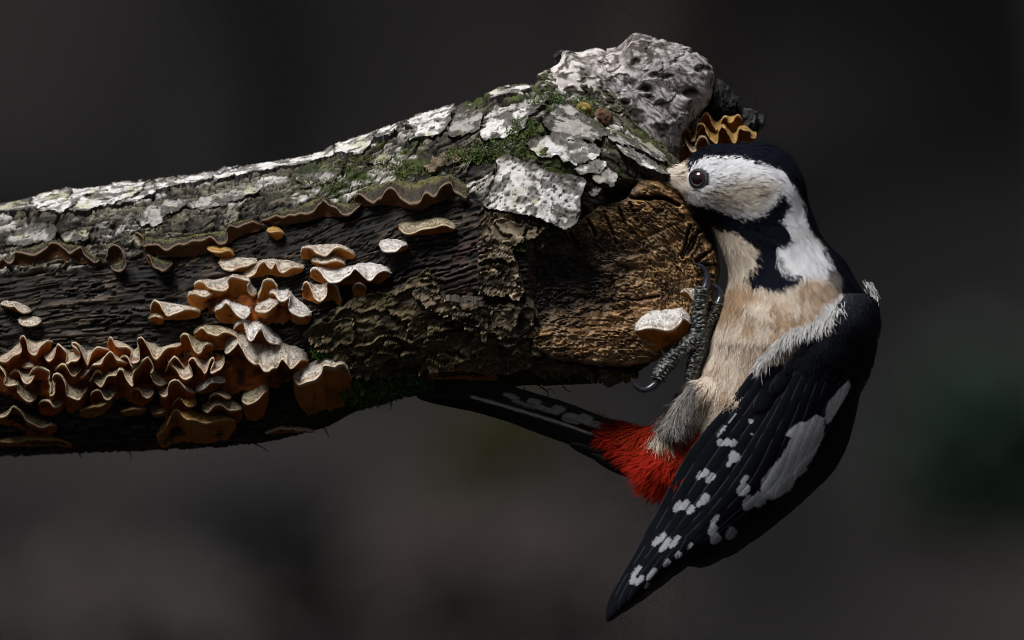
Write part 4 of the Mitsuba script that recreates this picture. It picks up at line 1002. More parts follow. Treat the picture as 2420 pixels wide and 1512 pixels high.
def build_bird():
    V, F = surface_nets(body_sd, (1400, 310, -360), (2120, 1230, 90), 7.0)
    for _ in range(3):
        V = V - grad(V) * body_sd(V)[:, None] * .7
    cb = plumage_color(V[:, 0], V[:, 1], 4) * .85
    cb[(np.hypot(V[:, 0] - EYE[0], V[:, 1] - EYE[1]) < 24) & (V[:, 2] < -165)] = (.02, .019, .021)
    put('woodpecker__body', V, F, cb, 'm_down')
    tag('woodpecker', 'black and white woodpecker with red vent clinging to the sawn end of the log', 'bird')
    # contour feathers, each a fan of fine barbs lying on the body
    a, b, c = V[F[:, 0]], V[F[:, 1]], V[F[:, 2]]
    ar = np.linalg.norm(np.cross(b - a, c - a), axis=1)
    prob = ar * np.where(a[:, 2] < -60, 1.0, .22) * np.where(a[:, 1] < 560, 3.4, 1.0)
    n = 7000
    fi = rng.choice(len(F), n, p=prob / prob.sum())
    r1, r2 = np.sqrt(rng.random(n)), rng.random(n)
    P0 = a[fi] * (1 - r1)[:, None] + b[fi] * (r1 * (1 - r2))[:, None] + c[fi] * (r1 * r2)[:, None]
    fl = flow(P0[:, 0], P0[:, 1])
    ang = rng.normal(0, .10, n) + .5 * (F2(P0[:, 0] / 40, P0[:, 1] / 40, 2, 511) - .5)
    D0 = np.stack([fl[:, 0] * np.cos(ang) - fl[:, 1] * np.sin(ang), fl[:, 0] * np.sin(ang) + fl[:, 1] * np.cos(ang), 0 * ang], 1)
    N0 = grad(P0)
    D0 -= (D0 * N0).sum(1, keepdims=True) * N0
    D0 /= np.linalg.norm(D0, axis=1, keepdims=True) + 1e-9
    B0 = np.cross(N0, D0)
    head, vent = smooth(640, 520, P0[:, 1]), smooth(900, 1010, P0[:, 1])
    eye = np.hypot(P0[:, 0] - EYE[0], P0[:, 1] - EYE[1])
    L0 = (46 - 24 * head + 12 * vent) * rng.uniform(.8, 1.2, n) * np.where(eye < 60, .6, 1)
    tone0, lay0 = rng.normal(1, .09, n), rng.uniform(0, 4, n)
    K = 24
    x = np.tile(np.linspace(0, .75, K // 2).repeat(2), (n, 1)) + rng.uniform(-.03, .03, (n, K))
    sgn = np.tile([-1.0, 1.0], (n, K // 2))
    th = sgn * (.62 * (1 - x) + .10) * (.75 - .35 * head[:, None]) + rng.normal(0, .07, (n, K))
    root = P0[:, None] + D0[:, None] * (L0[:, None] * x)[..., None]
    dirs = D0[:, None] * np.cos(th)[..., None] + B0[:, None] * np.sin(th)[..., None]
    ln = L0[:, None] * (.52 + .18 * rng.random((n, K)))
    root, dirs, ln = root.reshape(-1, 3), dirs.reshape(-1, 3), ln.ravel()
    # settle on the body
    root = root - grad(root) * (body_sd(root) - np.repeat(lay0, K) * .5)[:, None]
    nrm = grad(root)
    eye = np.hypot(root[:, 0] - EYE[0], root[:, 1] - EYE[1])
    keep = (eye > 22) | (root[:, 2] > -165)
    tone, ven = np.repeat(tone0, K)[keep], np.repeat(vent, K)[keep]
    root, dirs, ln, nrm = root[keep], dirs[keep], ln[keep], nrm[keep]
    n = len(root)
    q = rng.permutation(n)
    root, dirs, ln, nrm, tone, ven = root[q], dirs[q], ln[q], nrm[q], tone[q], ven[q]
    col = plumage_color(root[:, 0], root[:, 1], 6.5) * (tone * rng.normal(1, .05, n))[:, None]
    isred = (col[:, 0] > .3) & (col[:, 1] < .1)
    col = np.where(isred[:, None], col * rng.uniform(.65, 1.15, n)[:, None] * np.array([1, 1, 1]) + np.array([0, .02, 0]) * rng.random(n)[:, None], col)
    v_, f_, c_ = ribbons(root, nrm, dirs, ln, rng.uniform(1.8, 3.2, n), rng.uniform(1.0, 3.0, n) + 5 * ven * rng.random(n) ** 2, col * .80, col * 1.10, rows=3, curl=rng.normal(0, .06, n), sink=1.0)
    nv = np.repeat(nrm + rng.normal(0, .12, (n, 3)), 6, 0)
    mid = root[:, 1]
    for name, sel in (('head_plumage', mid < 560), ('breast_plumage', (mid >= 560) & (mid < 900)), ('vent_plumage', mid >= 900)):
        fk = f_.reshape(2, n, 2, 3)[:, sel].reshape(-1, 3)
        used, inv = np.unique(fk, return_inverse=True)
        putn('woodpecker__' + name, v_[used], inv.reshape(-1, 3), c_[used], 'm_down', nv[used])
        labels['woodpecker__' + name] = {'kind': 'stuff'}
    labels['woodpecker__vent_plumage']['label'] = 'bright red and grey downy feathers under the tail'


build_bird()


def near_d(u, v):
    """Depth of the bird's near side at (u, v), by marching along the depth axis."""
    u, v = np.asarray(u, float), np.asarray(v, float)
    d = np.full(u.shape, -420.0)
    for _ in range(40):
        d = d + np.clip(body_sd(np.stack([u, v, d], -1)), -5, 40) * .9
        d = np.minimum(d, 40)
    return d


# eye: ball, iris ring, scaly lid
def build_eye():
    d0 = float(near_d(EYE[0], EYE[1]))
    c = np.array([EYE[0], EYE[1], d0 + 15])
    r = 24.0
    lat, lon = np.linspace(0, np.pi / 2 * 1.15, 40), np.linspace(0, 2 * np.pi, 49)
    ax = np.array([-.38, -.05, -.92])
    ax /= np.linalg.norm(ax)
    e1 = np.cross(ax, [0, 1, 0]); e1 /= np.linalg.norm(e1)
    e2 = np.cross(ax, e1)
    LA, LO = np.meshgrid(lat, lon, indexing='ij')
    dirs = np.cos(LA)[..., None] * ax + np.sin(LA)[..., None] * (np.cos(LO)[..., None] * e1 + np.sin(LO)[..., None] * e2)
    P = c + r * dirs
    iris = smooth(.46, .52, LA) * (1 - smooth(.72, .78, LA))
    col = mixc((.004, .003, .005), (.060, .005, .008), iris * (.5 + .6 * N2(LO * 9, LA * 6, 521)))
    put('woodpecker__eye', P.reshape(-1, 3), gridfaces(40, 49), col.reshape(-1, 3), 'm_eye')
    labels['woodpecker__eye'] = {'label': 'glossy dark red eye'}
    lo = np.linspace(0, 2 * np.pi, 97)
    for k, (la, rad, tone) in enumerate(((.80, 2.8, (.010, .010, .016)), (.98, 3.0, (.008, .008, .012)))):
        path = c + (r + .6) * (np.cos(la) * ax + np.sin(la) * (np.cos(lo)[:, None] * e1 + np.sin(lo)[:, None] * e2))
        v, f, s, ph = tube(path, np.full(97, rad), 8, rough=lambda s, p: .9 * np.maximum(0, np.sin(s * 1.35)))
        bump = smooth(-.2, .8, np.sin(s * 1.35)) * smooth(-4, 9, (v[:, 0] - c[0]) * .8 + (v[:, 1] - c[1]) * .5) * (k == 1)
        put('woodpecker__eye__eyelid' + ('' if k == 0 else '_001'), v, f, mixc(np.broadcast_to(tone, (len(v), 3)), (.40, .39, .40), bump * .7), 'm_scale')


build_eye()

# bill, mostly buried in the bark
v, f, s, ph = tube(resample([(1612, 424, -160), (1575, 425, -140), (1530, 430, -110), (1480, 440, -80)], 5), np.linspace(15, 5, len(resample([(1612, 424, -160), (1575, 425, -140), (1530, 430, -110), (1480, 440, -80)], 5))), 14)
put('woodpecker__bill', v, f, np.broadcast_to((.03, .032, .036), (len(v), 3)), 'm_claw')


# ---------------------------------------------------------------- wing and tail feathers
SH, TIP = np.array([1995., 715.]), np.array([1432., 1468.])
AX = (TIP - SH) / np.linalg.norm(TIP - SH)
WLEN = np.linalg.norm(TIP - SH)
AN = np.array([-AX[1], AX[0]])      # across, pointing left and up
AN = -AN if AN[0] < 0 else AN       # +: to the right (dorsal) side


def wing_d(u, v):
    x, y = u - SH[0], v - SH[1]
    t = (x * AX[0] + y * AX[1]) / WLEN
    a = x * AN[0] + y * AN[1]
    half = np.interp(t, [-.1, 0, .15, .3, .5, .7, .8, 1], [60, 80, 130, 140, 125, 90, 60, 25])
    mid = np.interp(t, [-.1, 0, .15, .3, .5, .7, .8, 1], [30, 25, 10, 20, 40, 40, 15, 0])
    c = (a - mid) / half
    return -312 + 165 * np.clip(t, 0, 1.1) ** 1.4 + 70 * np.maximum(0, c) ** 2 + 16 * np.maximum(0, -c) ** 2 + 30 * smooth(.05, -.1, t)


SPOTS = []   # white marks: centre, half length along the feather, half width
for (x, y, hl, hw) in [(1000, 265, 20, 18), (1040, 262, 22, 16), (1080, 268, 24, 14), (1085, 355, 30, 26), (1060, 390, 26, 12), (870, 470, 26, 14), (905, 455, 26, 16), (945, 480, 26, 14), (925, 500, 18, 14), (735, 665, 34, 16), (780, 655, 34, 15), (815, 685, 30, 16), (900, 620, 34, 20), (875, 640, 30, 10),
                       (600, 885, 30, 14), (630, 865, 42, 13), (655, 905, 50, 15), (715, 885, 44, 14), (738, 970, 22, 14), (665, 1020, 24, 13), (475, 1075, 44, 12), (455, 1130, 26, 14), (495, 1130, 34, 12), (570, 1090, 42, 13), (542, 1162, 20, 8),
                       (965, 748, 38, 10), (950, 810, 34, 18), (970, 868, 34, 24), (1065, 835, 38, 24), (810, 910, 22, 7), (1140, 560, 40, 26), (1150, 500, 34, 12), (1175, 640, 44, 26), (1240, 625, 40, 30), (1190, 130, 12, 12), (1195, 210, 6, 5), (1010, 190, 44, 7), (1075, 110, 36, 5)]:
    SPOTS.append((1323 + .375 * x, 945 + .375 * y, hl * .375 * 1.12, hw * .375 * 1.3))
PATCHW = [RT((1480, 170), (1540, 130), (1600, 85), (1650, 110), (1645, 220), (1610, 300), (1575, 370), (1520, 430), (1480, 480), (1440, 560), (1330, 625), (1250, 600), (1258, 500), (1300, 440), (1380, 350), (1440, 240)),
          RT((1405, 215), (1440, 170), (1500, 130), (1565, 140), (1560, 180), (1520, 225), (1440, 232)), RT((1470, 490), (1490, 440), (1540, 415), (1545, 435), (1500, 475)),
          RW((1780, 1240), (1800, 1130), (1880, 1030), (1960, 955), (1975, 1000), (1940, 1080), (1880, 1170), (1830, 1260), (1800, 1290))]


def vane_color(u, v, seed, sheen=1.0):
    j = .9
    x = u + j * 2 * (N2(u / 3.2, v / 3.2, seed) - .5)
    y = v + j * 2 * (N2(u / 3.2, v / 3.2, seed + 1) - .5)
    c = np.broadcast_to((.0032, .0040, .0070), u.shape + (3,)).copy()
    k = np.zeros(u.shape)
    st = .7 * (N2((u * .3 + v * .95) / 2.6, (u * .95 - v * .3) / 11, seed + 2) - .5)
    for cu, cv, hl, hw in SPOTS:
        dx, dy = x - cu, y - cv
        p, q = dx * AX[0] + dy * AX[1], dx * AN[0] + dy * AN[1]
        k = np.maximum(k, smooth(1.25, .75, (np.abs(p + .3 * np.abs(q)) / hl) ** 2.6 + (np.abs(q) / hw) ** 2.6 + st))
    wh = mixc(c, (.36, .375, .41), k)
    for poly in PATCHW:
        wh = mixc(wh, (.50, .515, .55), smooth(-1, 1.5, sdpoly(x, y, poly)))
    return wh


def feather(key, pts, hw, layer, mat='m_vane', dfn=wing_d, colorfn=vane_color, seed=0, base_w=.75, tip=.10, sweep=0.0, lift=3.0, nw=17, step=2.2):
    """One vane: centre line through pts, half width hw, cambered about its shaft; the shaft is a child of its own on large feathers."""
    c = resample(pts, step)
    n = len(c)
    t = np.linspace(0, 1, n)
    tg = np.gradient(c, axis=0)
    tg /= np.linalg.norm(tg, axis=1, keepdims=True) + 1e-9
    nn = np.stack([-tg[:, 1], tg[:, 0]], 1)
    prof = np.minimum(1, base_w + (1 - base_w) * t * 3) * np.sqrt(np.clip((1 - t) / tip, 0, 1).clip(0, 1) * (2 - np.clip((1 - t) / tip, 0, 1)))
    ww = np.linspace(-1, 1, nw)
    nick = 1 + .05 * (N2(t[:, None] * 60 + 0 * ww, ww[None] * 1 + 0 * t[:, None], seed + 3) - .5) * (np.abs(ww) > .9)
    uv = c[:, None] + nn[:, None] * (hw * prof[:, None] * ww * nick)[..., None] + tg[:, None] * (-(np.abs(ww) ** 1.5) * hw * .35 * sweep)[None, :, None]
    d = dfn(uv[..., 0], uv[..., 1]) - layer + 5.0 * ww[None] ** 2 - 3.5 * ww[None] - lift * t[:, None] ** 3
    barb = .5 * np.sin((t[:, None] * n * step) * .75 + np.abs(ww) * hw * .5)
    P = np.dstack([uv, d + barb * .5])
    col = colorfn(uv[..., 0], uv[..., 1], seed)
    tex = (.8 + .45 * N2(t[:, None] * n * step / 2.4 + np.abs(ww) * hw / 3, ww * 3 + 0 * t[:, None], seed + 5))
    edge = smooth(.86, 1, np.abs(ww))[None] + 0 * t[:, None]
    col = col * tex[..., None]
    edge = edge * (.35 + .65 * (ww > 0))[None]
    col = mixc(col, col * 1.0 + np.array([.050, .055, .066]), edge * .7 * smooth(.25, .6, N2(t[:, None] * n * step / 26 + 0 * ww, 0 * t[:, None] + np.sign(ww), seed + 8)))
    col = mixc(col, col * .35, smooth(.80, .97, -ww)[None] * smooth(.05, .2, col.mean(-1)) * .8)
    col = mixc(col, col * .5 + np.array([.004, .004, .006]), np.broadcast_to((np.abs(ww) < .08)[None], edge.shape) * 1.0)
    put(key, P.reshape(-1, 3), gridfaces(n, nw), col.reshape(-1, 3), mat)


# base of the wing: the folded bulk under the vanes
WB = [(2000, 690), (2048, 697), (2074, 730), (2068, 820), (2052, 880), (2022, 950), (1980, 1025), (1920, 1090), (1850, 1155), (1770, 1228), (1700, 1285), (1640, 1325), (1600, 1315), (1560, 1352), (1500, 1412), (1448, 1452), (1480, 1402), (1532, 1308), (1596, 1186), (1656, 1078), (1708, 990), (1772, 898), (1830, 850), (1930, 800), (1975, 740)]
WB = [tuple(p) for p in resample(WB + WB[:1], 8)]
patch('woodpecker__wing', WB, lambda a, b, off: np.stack([a, b, wing_d(a, b) - off], -1), lambda a, b, sd: -14 + 8 * smooth(0, 30, sd), lambda a, b, sd: np.broadcast_to((.0032, .0040, .0070), a.shape + (3,)), 'm_vane', step=4, back=-34, jag=1, seed=531)
labels['woodpecker__wing'] = {'label': 'folded black wing with white bars and a pale shoulder patch'}

prim = [((1815, 852), (1640, 1090), (1432, 1467), 27), ((1832, 860), (1662, 1100), (1443, 1458), 27), ((1850, 870), (1688, 1112), (1458, 1448), 27), ((1868, 880), (1712, 1128), (1484, 1428), 28), ((1886, 888), (1734, 1146), (1516, 1400), 28),
        ((1904, 896), (1752, 1158), (1548, 1370), 28), ((1916, 900), (1768, 1164), (1578, 1342), 28)]
sec = [((1890, 890), (1775, 1120), (1603, 1322), 30), ((1908, 896), (1800, 1140), (1614, 1334), 31), ((1926, 902), (1830, 1150), (1632, 1336), 32), ((1946, 908), (1860, 1150), (1668, 1314), 34), ((1966, 912), (1890, 1130), (1715, 1280), 35), ((1986, 914), (1918, 1105), (1770, 1236), 35),
       ((2004, 910), (1946, 1080), (1826, 1186), 34), ((2010, 900), (1964, 1036), (1874, 1130), 25)]
for i, (p0, p1, p2, hw) in enumerate(prim):
    feather(numbered('woodpecker__wing__flight_feather'), [p0, (.5 * np.array(p0) + .5 * np.array(p1) + np.array([3, 0])), p1, .5 * np.array(p1) + .5 * np.array(p2) + np.array([4, 2]), p2], hw, 2 + 3.2 * i, seed=540 + 9 * i, tip=.16, sweep=.3)
for i, (p0, p1, p2, hw) in enumerate(sec):
    feather(numbered('woodpecker__wing__flight_feather'), [p0, .5 * np.array(p0) + .5 * np.array(p1) + np.array([5, 0]), p1, .5 * np.array(p1) + .5 * np.array(p2) + np.array([6, 4]), p2], hw, 26 + 3.2 * i, seed=640 + 9 * i, tip=.14, sweep=.4)
# coverts: short rounded feathers in overlapping rows from the shoulder down
rows = [((1812, 872), (1998, 1000), 6, 92, 24, 55), ((1838, 838), (2030, 945), 7, 84, 22, 58), ((1870, 812), (2048, 895), 7, 74, 20, 61), ((1905, 790), (2060, 845), 6, 66, 19, 64), ((1940, 760), (2064, 790), 5, 60, 19, 67), ((1970, 725), (2056, 742), 4, 58, 19, 70), ((1990, 700), (2040, 708), 3, 54, 18, 73)]
for ri, (a, b, k, ln, hw, lay) in enumerate(rows[:5]):
    for q in range(k):
        o = np.array(a) + (np.array(b) - np.array(a)) * ((q + .5 * (ri % 2)) / (k - .5)) + rng.normal(0, 3, 2)
        dv = AX * .9 + np.array([.25, 0]) * (q / k) + rng.normal(0, .04, 2)
        dv /= np.linalg.norm(dv)
        e = o + dv * ln * rng.uniform(.9, 1.15)
        for _ in range(8):
            if min(sdpoly(np.array([e[0], o[0] + hw * .6]), np.array([e[1], o[1] + 20]), WB)) > 3:
                break
            o, e = o + [-5, 0], e + [-5, 0]
        if sdpoly(o[:1], o[1:], WB)[0] < 12:
            o, e = o + [26, 22], e + [26, 22]
        # a covert may not reach past the wing's own edge
        if sdpoly(np.array([e[0]]), np.array([e[1]]), WB)[0] < 6:
            e = e + (np.array([1850, 960]) - e) * .12
        feather(numbered('woodpecker__wing__covert'), [o, (o + e) / 2, e], hw, lay + .6 * q - 40, seed=760 + 11 * ri + q, tip=.35, nw=9, sweep=.2, lift=1)

# tail: stiff pointed feathers braced against the underside of the log
def tail_d(u, v): return np.interp(u, [1000, 1200, 1450, 1560], [-70, -85, -105, -118]) + 0 * v


def tail_white(u, v, seed):
    x, y = u + 3 * (N2(u / 5, v / 5, seed) - .5), v + 3 * (N2(u / 5, v / 5, seed + 1) - .5)
    c = np.broadcast_to((.010, .010, .012), u.shape + (3,)).copy()
    for cu, cv, a, b in ((1405, 1002, 34, 8), (1352, 988, 24, 12), (1318, 966, 14, 9), (1292, 968, 30, 7), (1262, 948, 16, 7), (1238, 955, 30, 5), (1208, 936, 20, 5), (1385, 984, 16, 5)):
        p, q = (x - cu) * .95 + (y - cv) * .3, (y - cv) * .95 - (x - cu) * .3
        c = mixc(c, (.38, .36, .35), smooth(1.3, .8, np.abs((p + .5 * q) / a) ** 3 + np.abs(q / b) ** 3 + .8 * (F2(u / 7, v / 5, 2, seed) - .5)))
    return c


def tail_stripe(u, v, seed):
    st = dline(u, v, [(1115, 937), (1193, 959), (1287, 987), (1380, 1018), (1450, 1042)])
    return mixc(np.broadcast_to((.0075, .0075, .0095), u.shape + (3,)), (.56, .52, .44), 1 - smooth(2.2, 4.2, st + 2 * (N2(u / 30, v / 30, seed) - .5)))


feather(numbered('woodpecker__tail_feather'), [(1530, 1048), (1430, 1010), (1330, 972), (1250, 948), (1170, 925), (1090, 912)], 23, 0, dfn=tail_d, colorfn=tail_white, seed=801, tip=.3)
feather(numbered('woodpecker__tail_feather'), [(1530, 1058), (1430, 1020), (1330, 985), (1230, 955), (1130, 930), (1020, 922)], 20, 3, dfn=tail_d, colorfn=tail_white, seed=811, tip=.35)
feather(numbered('woodpecker__tail_feather'), [(1550, 1100), (1450, 1066), (1370, 1035), (1290, 1006), (1200, 972), (1110, 950), (985, 936)], 23, 9, dfn=tail_d, colorfn=tail_stripe, seed=821, tip=.4)
feather(numbered('woodpecker__tail_feather'), [(1550, 1130), (1480, 1102), (1420, 1075), (1345, 1048)], 17, 6, dfn=tail_d, colorfn=lambda u, v, s: np.broadcast_to((.008, .008, .010), u.shape + (3,)), seed=831, tip=.5)
feather(numbered('woodpecker__tail_feather'), [(1560, 1140), (1500, 1118), (1440, 1095), (1395, 1072)], 15, 10, dfn=tail_d, colorfn=lambda u, v, s: np.broadcast_to((.008, .008, .010), u.shape + (3,)), seed=841, tip=.5)


# long loose plumes: the flank tuft over the wing, the red fringe and the thigh
def plumes(key, lines, n, length, width, color, dirs, dfn, spread=.2, lift=8):
    root, dd = [], []
    L = resample(lines, 3)
    k = rng.integers(0, len(L), n)
    t = k / (len(L) - 1)
    root = L[k] + rng.normal(0, 5, (n, 2))
    d = dfn(root[:, 0], root[:, 1])
    d = np.where(d > -40, -118, d)
    P = np.column_stack([root, d])
    dirs = np.asarray(dirs, float)
    x = np.linspace(0, 1, len(dirs))
    dv = np.stack([np.interp(t, x, dirs[:, 0]), np.interp(t, x, dirs[:, 1]), 0 * t], 1) + rng.normal(0, spread, (n, 3)) * np.array([1, 1, .15])
    nrm = np.tile([0, 0, -1.0], (n, 1)) + rng.normal(0, .3, (n, 3))
    nrm /= np.linalg.norm(nrm, axis=1, keepdims=True)
    col = np.asarray(color) * rng.normal(1, .16, n)[:, None]
    v, f, c = ribbons(P, nrm, dv, rng.uniform(.6, 1.25, n) * length, rng.uniform(.7, 1.3, n) * width, rng.uniform(.3, 1, n) * lift, col * .8, col * 1.1, rows=5, curl=rng.normal(0, .12, n))
    sn = grad(P) * .8 + nrm * .3
    putn(key, v, f, c, 'm_down', np.repeat(sn, 10, 0))
    labels[key] = {'kind': 'stuff'}


WD = lambda u, v: np.minimum(near_d(u, v), wing_d(u, v) - 24) - 4
plumes('woodpecker__flank_plumes', [(1982, 698), (1965, 730), (1940, 758), (1905, 770), (1870, 785), (1845, 800), (1815, 830), (1790, 862)], 900, 34, 2.2, (.70, .69, .67), [(.1, 1), (.05, 1), (-.1, 1), (-.2, 1), (-.35, 1), (-.5, 1)], WD)
plumes('woodpecker__shoulder_plumes', [(2040, 664), (2052, 678), (2062, 694)], 50, 24, 2.2, (.70, .69, .67), [(.45, 1), (.35, 1), (.2, 1)], lambda u, v: near_d(u, v) * .6 - 40, spread=.14)
plumes('woodpecker__red_plumes', [(1440, 1020), (1480, 1055), (1520, 1090), (1540, 1130), (1585, 1145), (1620, 1120), (1575, 1090), (1540, 1060)], 1500, 50, 2.4, (.42, .022, .010), [(-1, .35), (-.9, .5), (-.8, .7), (-.6, .9), (-.55, 1), (-.8, .6)], near_d, spread=.24, lift=8)
plumes('woodpecker__thigh_plumes', [(1640, 905), (1612, 930), (1595, 970), (1582, 1000), (1600, 1005), (1568, 985)], 520, 36, 2.0, (.26, .245, .23), [(-.5, .9), (-.35, 1), (-.15, 1), (-.05, 1), (-.3, 1)], near_d, spread=.3, lift=9)


def wing_down():
    n = 9000
    P = []
    poly = [(1990, 692), (2048, 697), (2072, 730), (2068, 820), (2052, 880), (2010, 930), (1930, 900), (1860, 860), (1930, 800), (1975, 740)]
    q = np.column_stack([rng.uniform(1850, 2075, n * 3), rng.uniform(690, 935, n * 3)])
    q = q[sdpoly(q[:, 0], q[:, 1], poly) > 1][:n]
    n = len(q)
    d = wing_d(q[:, 0], q[:, 1]) - 26 + 22 * smooth(800, 930, q[:, 1]) - 8 * F2(q[:, 0] / 24, q[:, 1] / 24, 2, 851)
    e = 2.0
    gx = (wing_d(q[:, 0] + e, q[:, 1]) - wing_d(q[:, 0] - e, q[:, 1])) / (2 * e)
    gy = (wing_d(q[:, 0], q[:, 1] + e) - wing_d(q[:, 0], q[:, 1] - e)) / (2 * e)
    nrm = np.column_stack([gx, gy, -np.ones(n)])
    nrm /= np.linalg.norm(nrm, axis=1, keepdims=True)
    dv = np.column_stack([np.full(n, AX[0] * .7), np.full(n, AX[1]), 0 * d]) + rng.normal(0, .2, (n, 3))
    col = np.array((.0050, .0064, .0105)) * rng.uniform(.6, 1.6, n)[:, None]
    v, f, c = ribbons(np.column_stack([q, d]), nrm, dv, rng.uniform(16, 34, n), rng.uniform(2.5, 5, n), rng.uniform(1, 4, n), col, rows=4, curl=rng.normal(0, .1, n))
    put('woodpecker__wing__down', v, f, c, 'm_vane', sm=False)
    labels['woodpecker__wing__down'] = {'kind': 'stuff'}


wing_down()
plumes('woodpecker__bristles', [(1618, 400), (1606, 415), (1604, 432), (1612, 450), (1625, 462)], 420, 32, 2.0, (.74, .66, .55), [(-.7, .1), (-1, -.02), (-1, -.30), (-1, -.55), (-.7, -.8)], lambda u, v: near_d(u, v) - 2, spread=.10, lift=4)


# ---------------------------------------------------------------- foot: scaly toes and curved claws
def fd(u, v, up): return min(float(plane(u, v)) - up, -150.0)


def toe(name, pts, r0, r1, up, seed):
    p = resample([(x, y, fd(x, y, up)) for x, y in pts], 1.3)
    n = len(p)
    r = np.linspace(r0, r1, n)

    def rough(s, ph):
        saw = np.abs(((s / 11.0 + .5 * np.sin(ph * 2 + seed) + 1.1 * noise(np.stack([s / 14, np.cos(ph), np.sin(ph)], -1), seed + 5)) % 1) - .5) * 2
        q3 = np.stack([s / 8.5, np.cos(ph) * 1.9, np.sin(ph) * 1.9], -1)
        cell = np.minimum(np.abs(2 * noise(q3, seed + 20) - 1), np.abs(2 * noise(q3 + 7.3, seed + 21) - 1))
        return 4.6 * smooth(0, .32, cell) - 2.2 + 1.4 * smooth(.25, .7, 1 - saw) + 2.2 * (noise(np.stack([s / 5, np.cos(ph) * 2.2, np.sin(ph) * 2.2], -1), seed) - .5)
    v, f, s, ph = tube(p, r, 28, rough)
    saw = np.abs(((s / 11.0 + .5 * np.sin(ph * 2 + seed) + 1.1 * noise(np.stack([s / 14, np.cos(ph), np.sin(ph)], -1), seed + 5)) % 1) - .5) * 2
    g = noise(np.stack([s / 3, np.cos(ph) * 4, np.sin(ph) * 4], -1), seed + 2)
    q3 = np.stack([s / 8.5, np.cos(ph) * 1.9, np.sin(ph) * 1.9], -1)
    cell = np.minimum(np.abs(2 * noise(q3, seed + 20) - 1), np.abs(2 * noise(q3 + 7.3, seed + 21) - 1))
    c = mixc((.016, .020, .021), (.085, .092, .082), smooth(.3, .7, g))
    c = mixc(c, (.30, .31, .27), smooth(.10, .20, cell) * smooth(.34, .24, cell) * smooth(.40, .6, g) * .8)
    c = mixc(c, (.004, .005, .005), 1 - smooth(.02, .12, cell))
    put(name, v, f, c, 'm_scale')


def claw(name, pts, r0, up, end_up, seed):
    pts = [(x, y, fd(x, y, up + (end_up - up) * i / (len(pts) - 1))) for i, (x, y) in enumerate(pts)]
    p = resample(pts, 1.5)
    t = np.linspace(0, 1, len(p))
    v, f, s, ph = tube(p, r0 * (1 - t) ** .62 + .4, 16)
    put(name, v, f, mixc(np.broadcast_to((.016, .017, .026), (len(v), 3)), (.06, .06, .08), smooth(.4, .8, noise(v / 9, seed)) * .5), 'm_claw')


toe('woodpecker__foot', RF((880, 770), (868, 900), (838, 1040), (815, 1170), (800, 1260)), 16, 14, 24, 3)
labels['woodpecker__foot'] = {'label': 'grey scaly foot gripping the sawn face'}
toe('woodpecker__foot__toe', RF((890, 780), (885, 700), (905, 600), (898, 480), (905, 350), (915, 230), (955, 100)), 20, 16, 20, 5)
toe('woodpecker__foot__toe_001', RF((905, 680), (985, 560), (1060, 450), (1115, 365), (1145, 290)), 16, 14, 12, 7)
toe('woodpecker__foot__toe_002', RF((900, 740), (800, 790), (690, 850), (590, 950), (500, 1060), (420, 1170), (385, 1250)), 19.5, 16, 22, 9)
claw('woodpecker__foot__claw', [(1660, 690), (1667, 668), (1668, 650), (1660, 635), (1649, 627), (1634, 622)], 11, 17, 2, 11)
claw('woodpecker__foot__claw_001', RF((1140, 300), (1168, 220), (1150, 130), (1100, 80), (1040, 52)), 10.5, 14, 2, 13)
claw('woodpecker__foot__claw_002', RF((400, 1240), (330, 1325), (225, 1378), (130, 1352), (70, 1285), (48, 1220)), 11, 16, 8, 15)
claw('woodpecker__foot__claw_003', RF((520, 1000), (465, 945), (438, 905), (432, 850)), 5.0, 18, 10, 17)


# ---------------------------------------------------------------- woodland far behind, out of focus
def build_ground():
    xs = np.r_[-400, -120, -60, np.linspace(-30, 30, 121), 60, 120, 400]
    ys = np.r_[-300, -60, -20, np.linspace(-8, 14, 12), np.linspace(15, 60, 181), 80, 150, 400]
    X, Y = np.meshgrid(xs, ys, indexing='ij')
    Z = -1.35 + .22 * np.maximum(0, Y - 17) - .16 * np.maximum(0, Y - 45) + .25 * (fbm(np.dstack([X / 3, Y / 3, 0 * X]), 3, 901) - .5)
    f = fbm(np.dstack([X / .62, Y / 1.7, 0 * X]), 2, 903)
    c = mixc((.0056, .0053, .0057), (.0215, .0190, .0184), smooth(.30, .70, f))
    put('ground', np.dstack([X, Y, Z]).reshape(-1, 3), gridfaces(*X.shape), c.reshape(-1, 3), 'm_far', world=True)
    tag('ground', kind='structure')


build_ground()


def ground_z(x, y): return float(-1.35 + .22 * max(0, y - 17) - .16 * max(0, y - 45))


def at(u, v, y):
    k = (DIST + y) / DIST
    return np.array([(u - 1209.5) * S * k, y, (756 - v) * S * k])


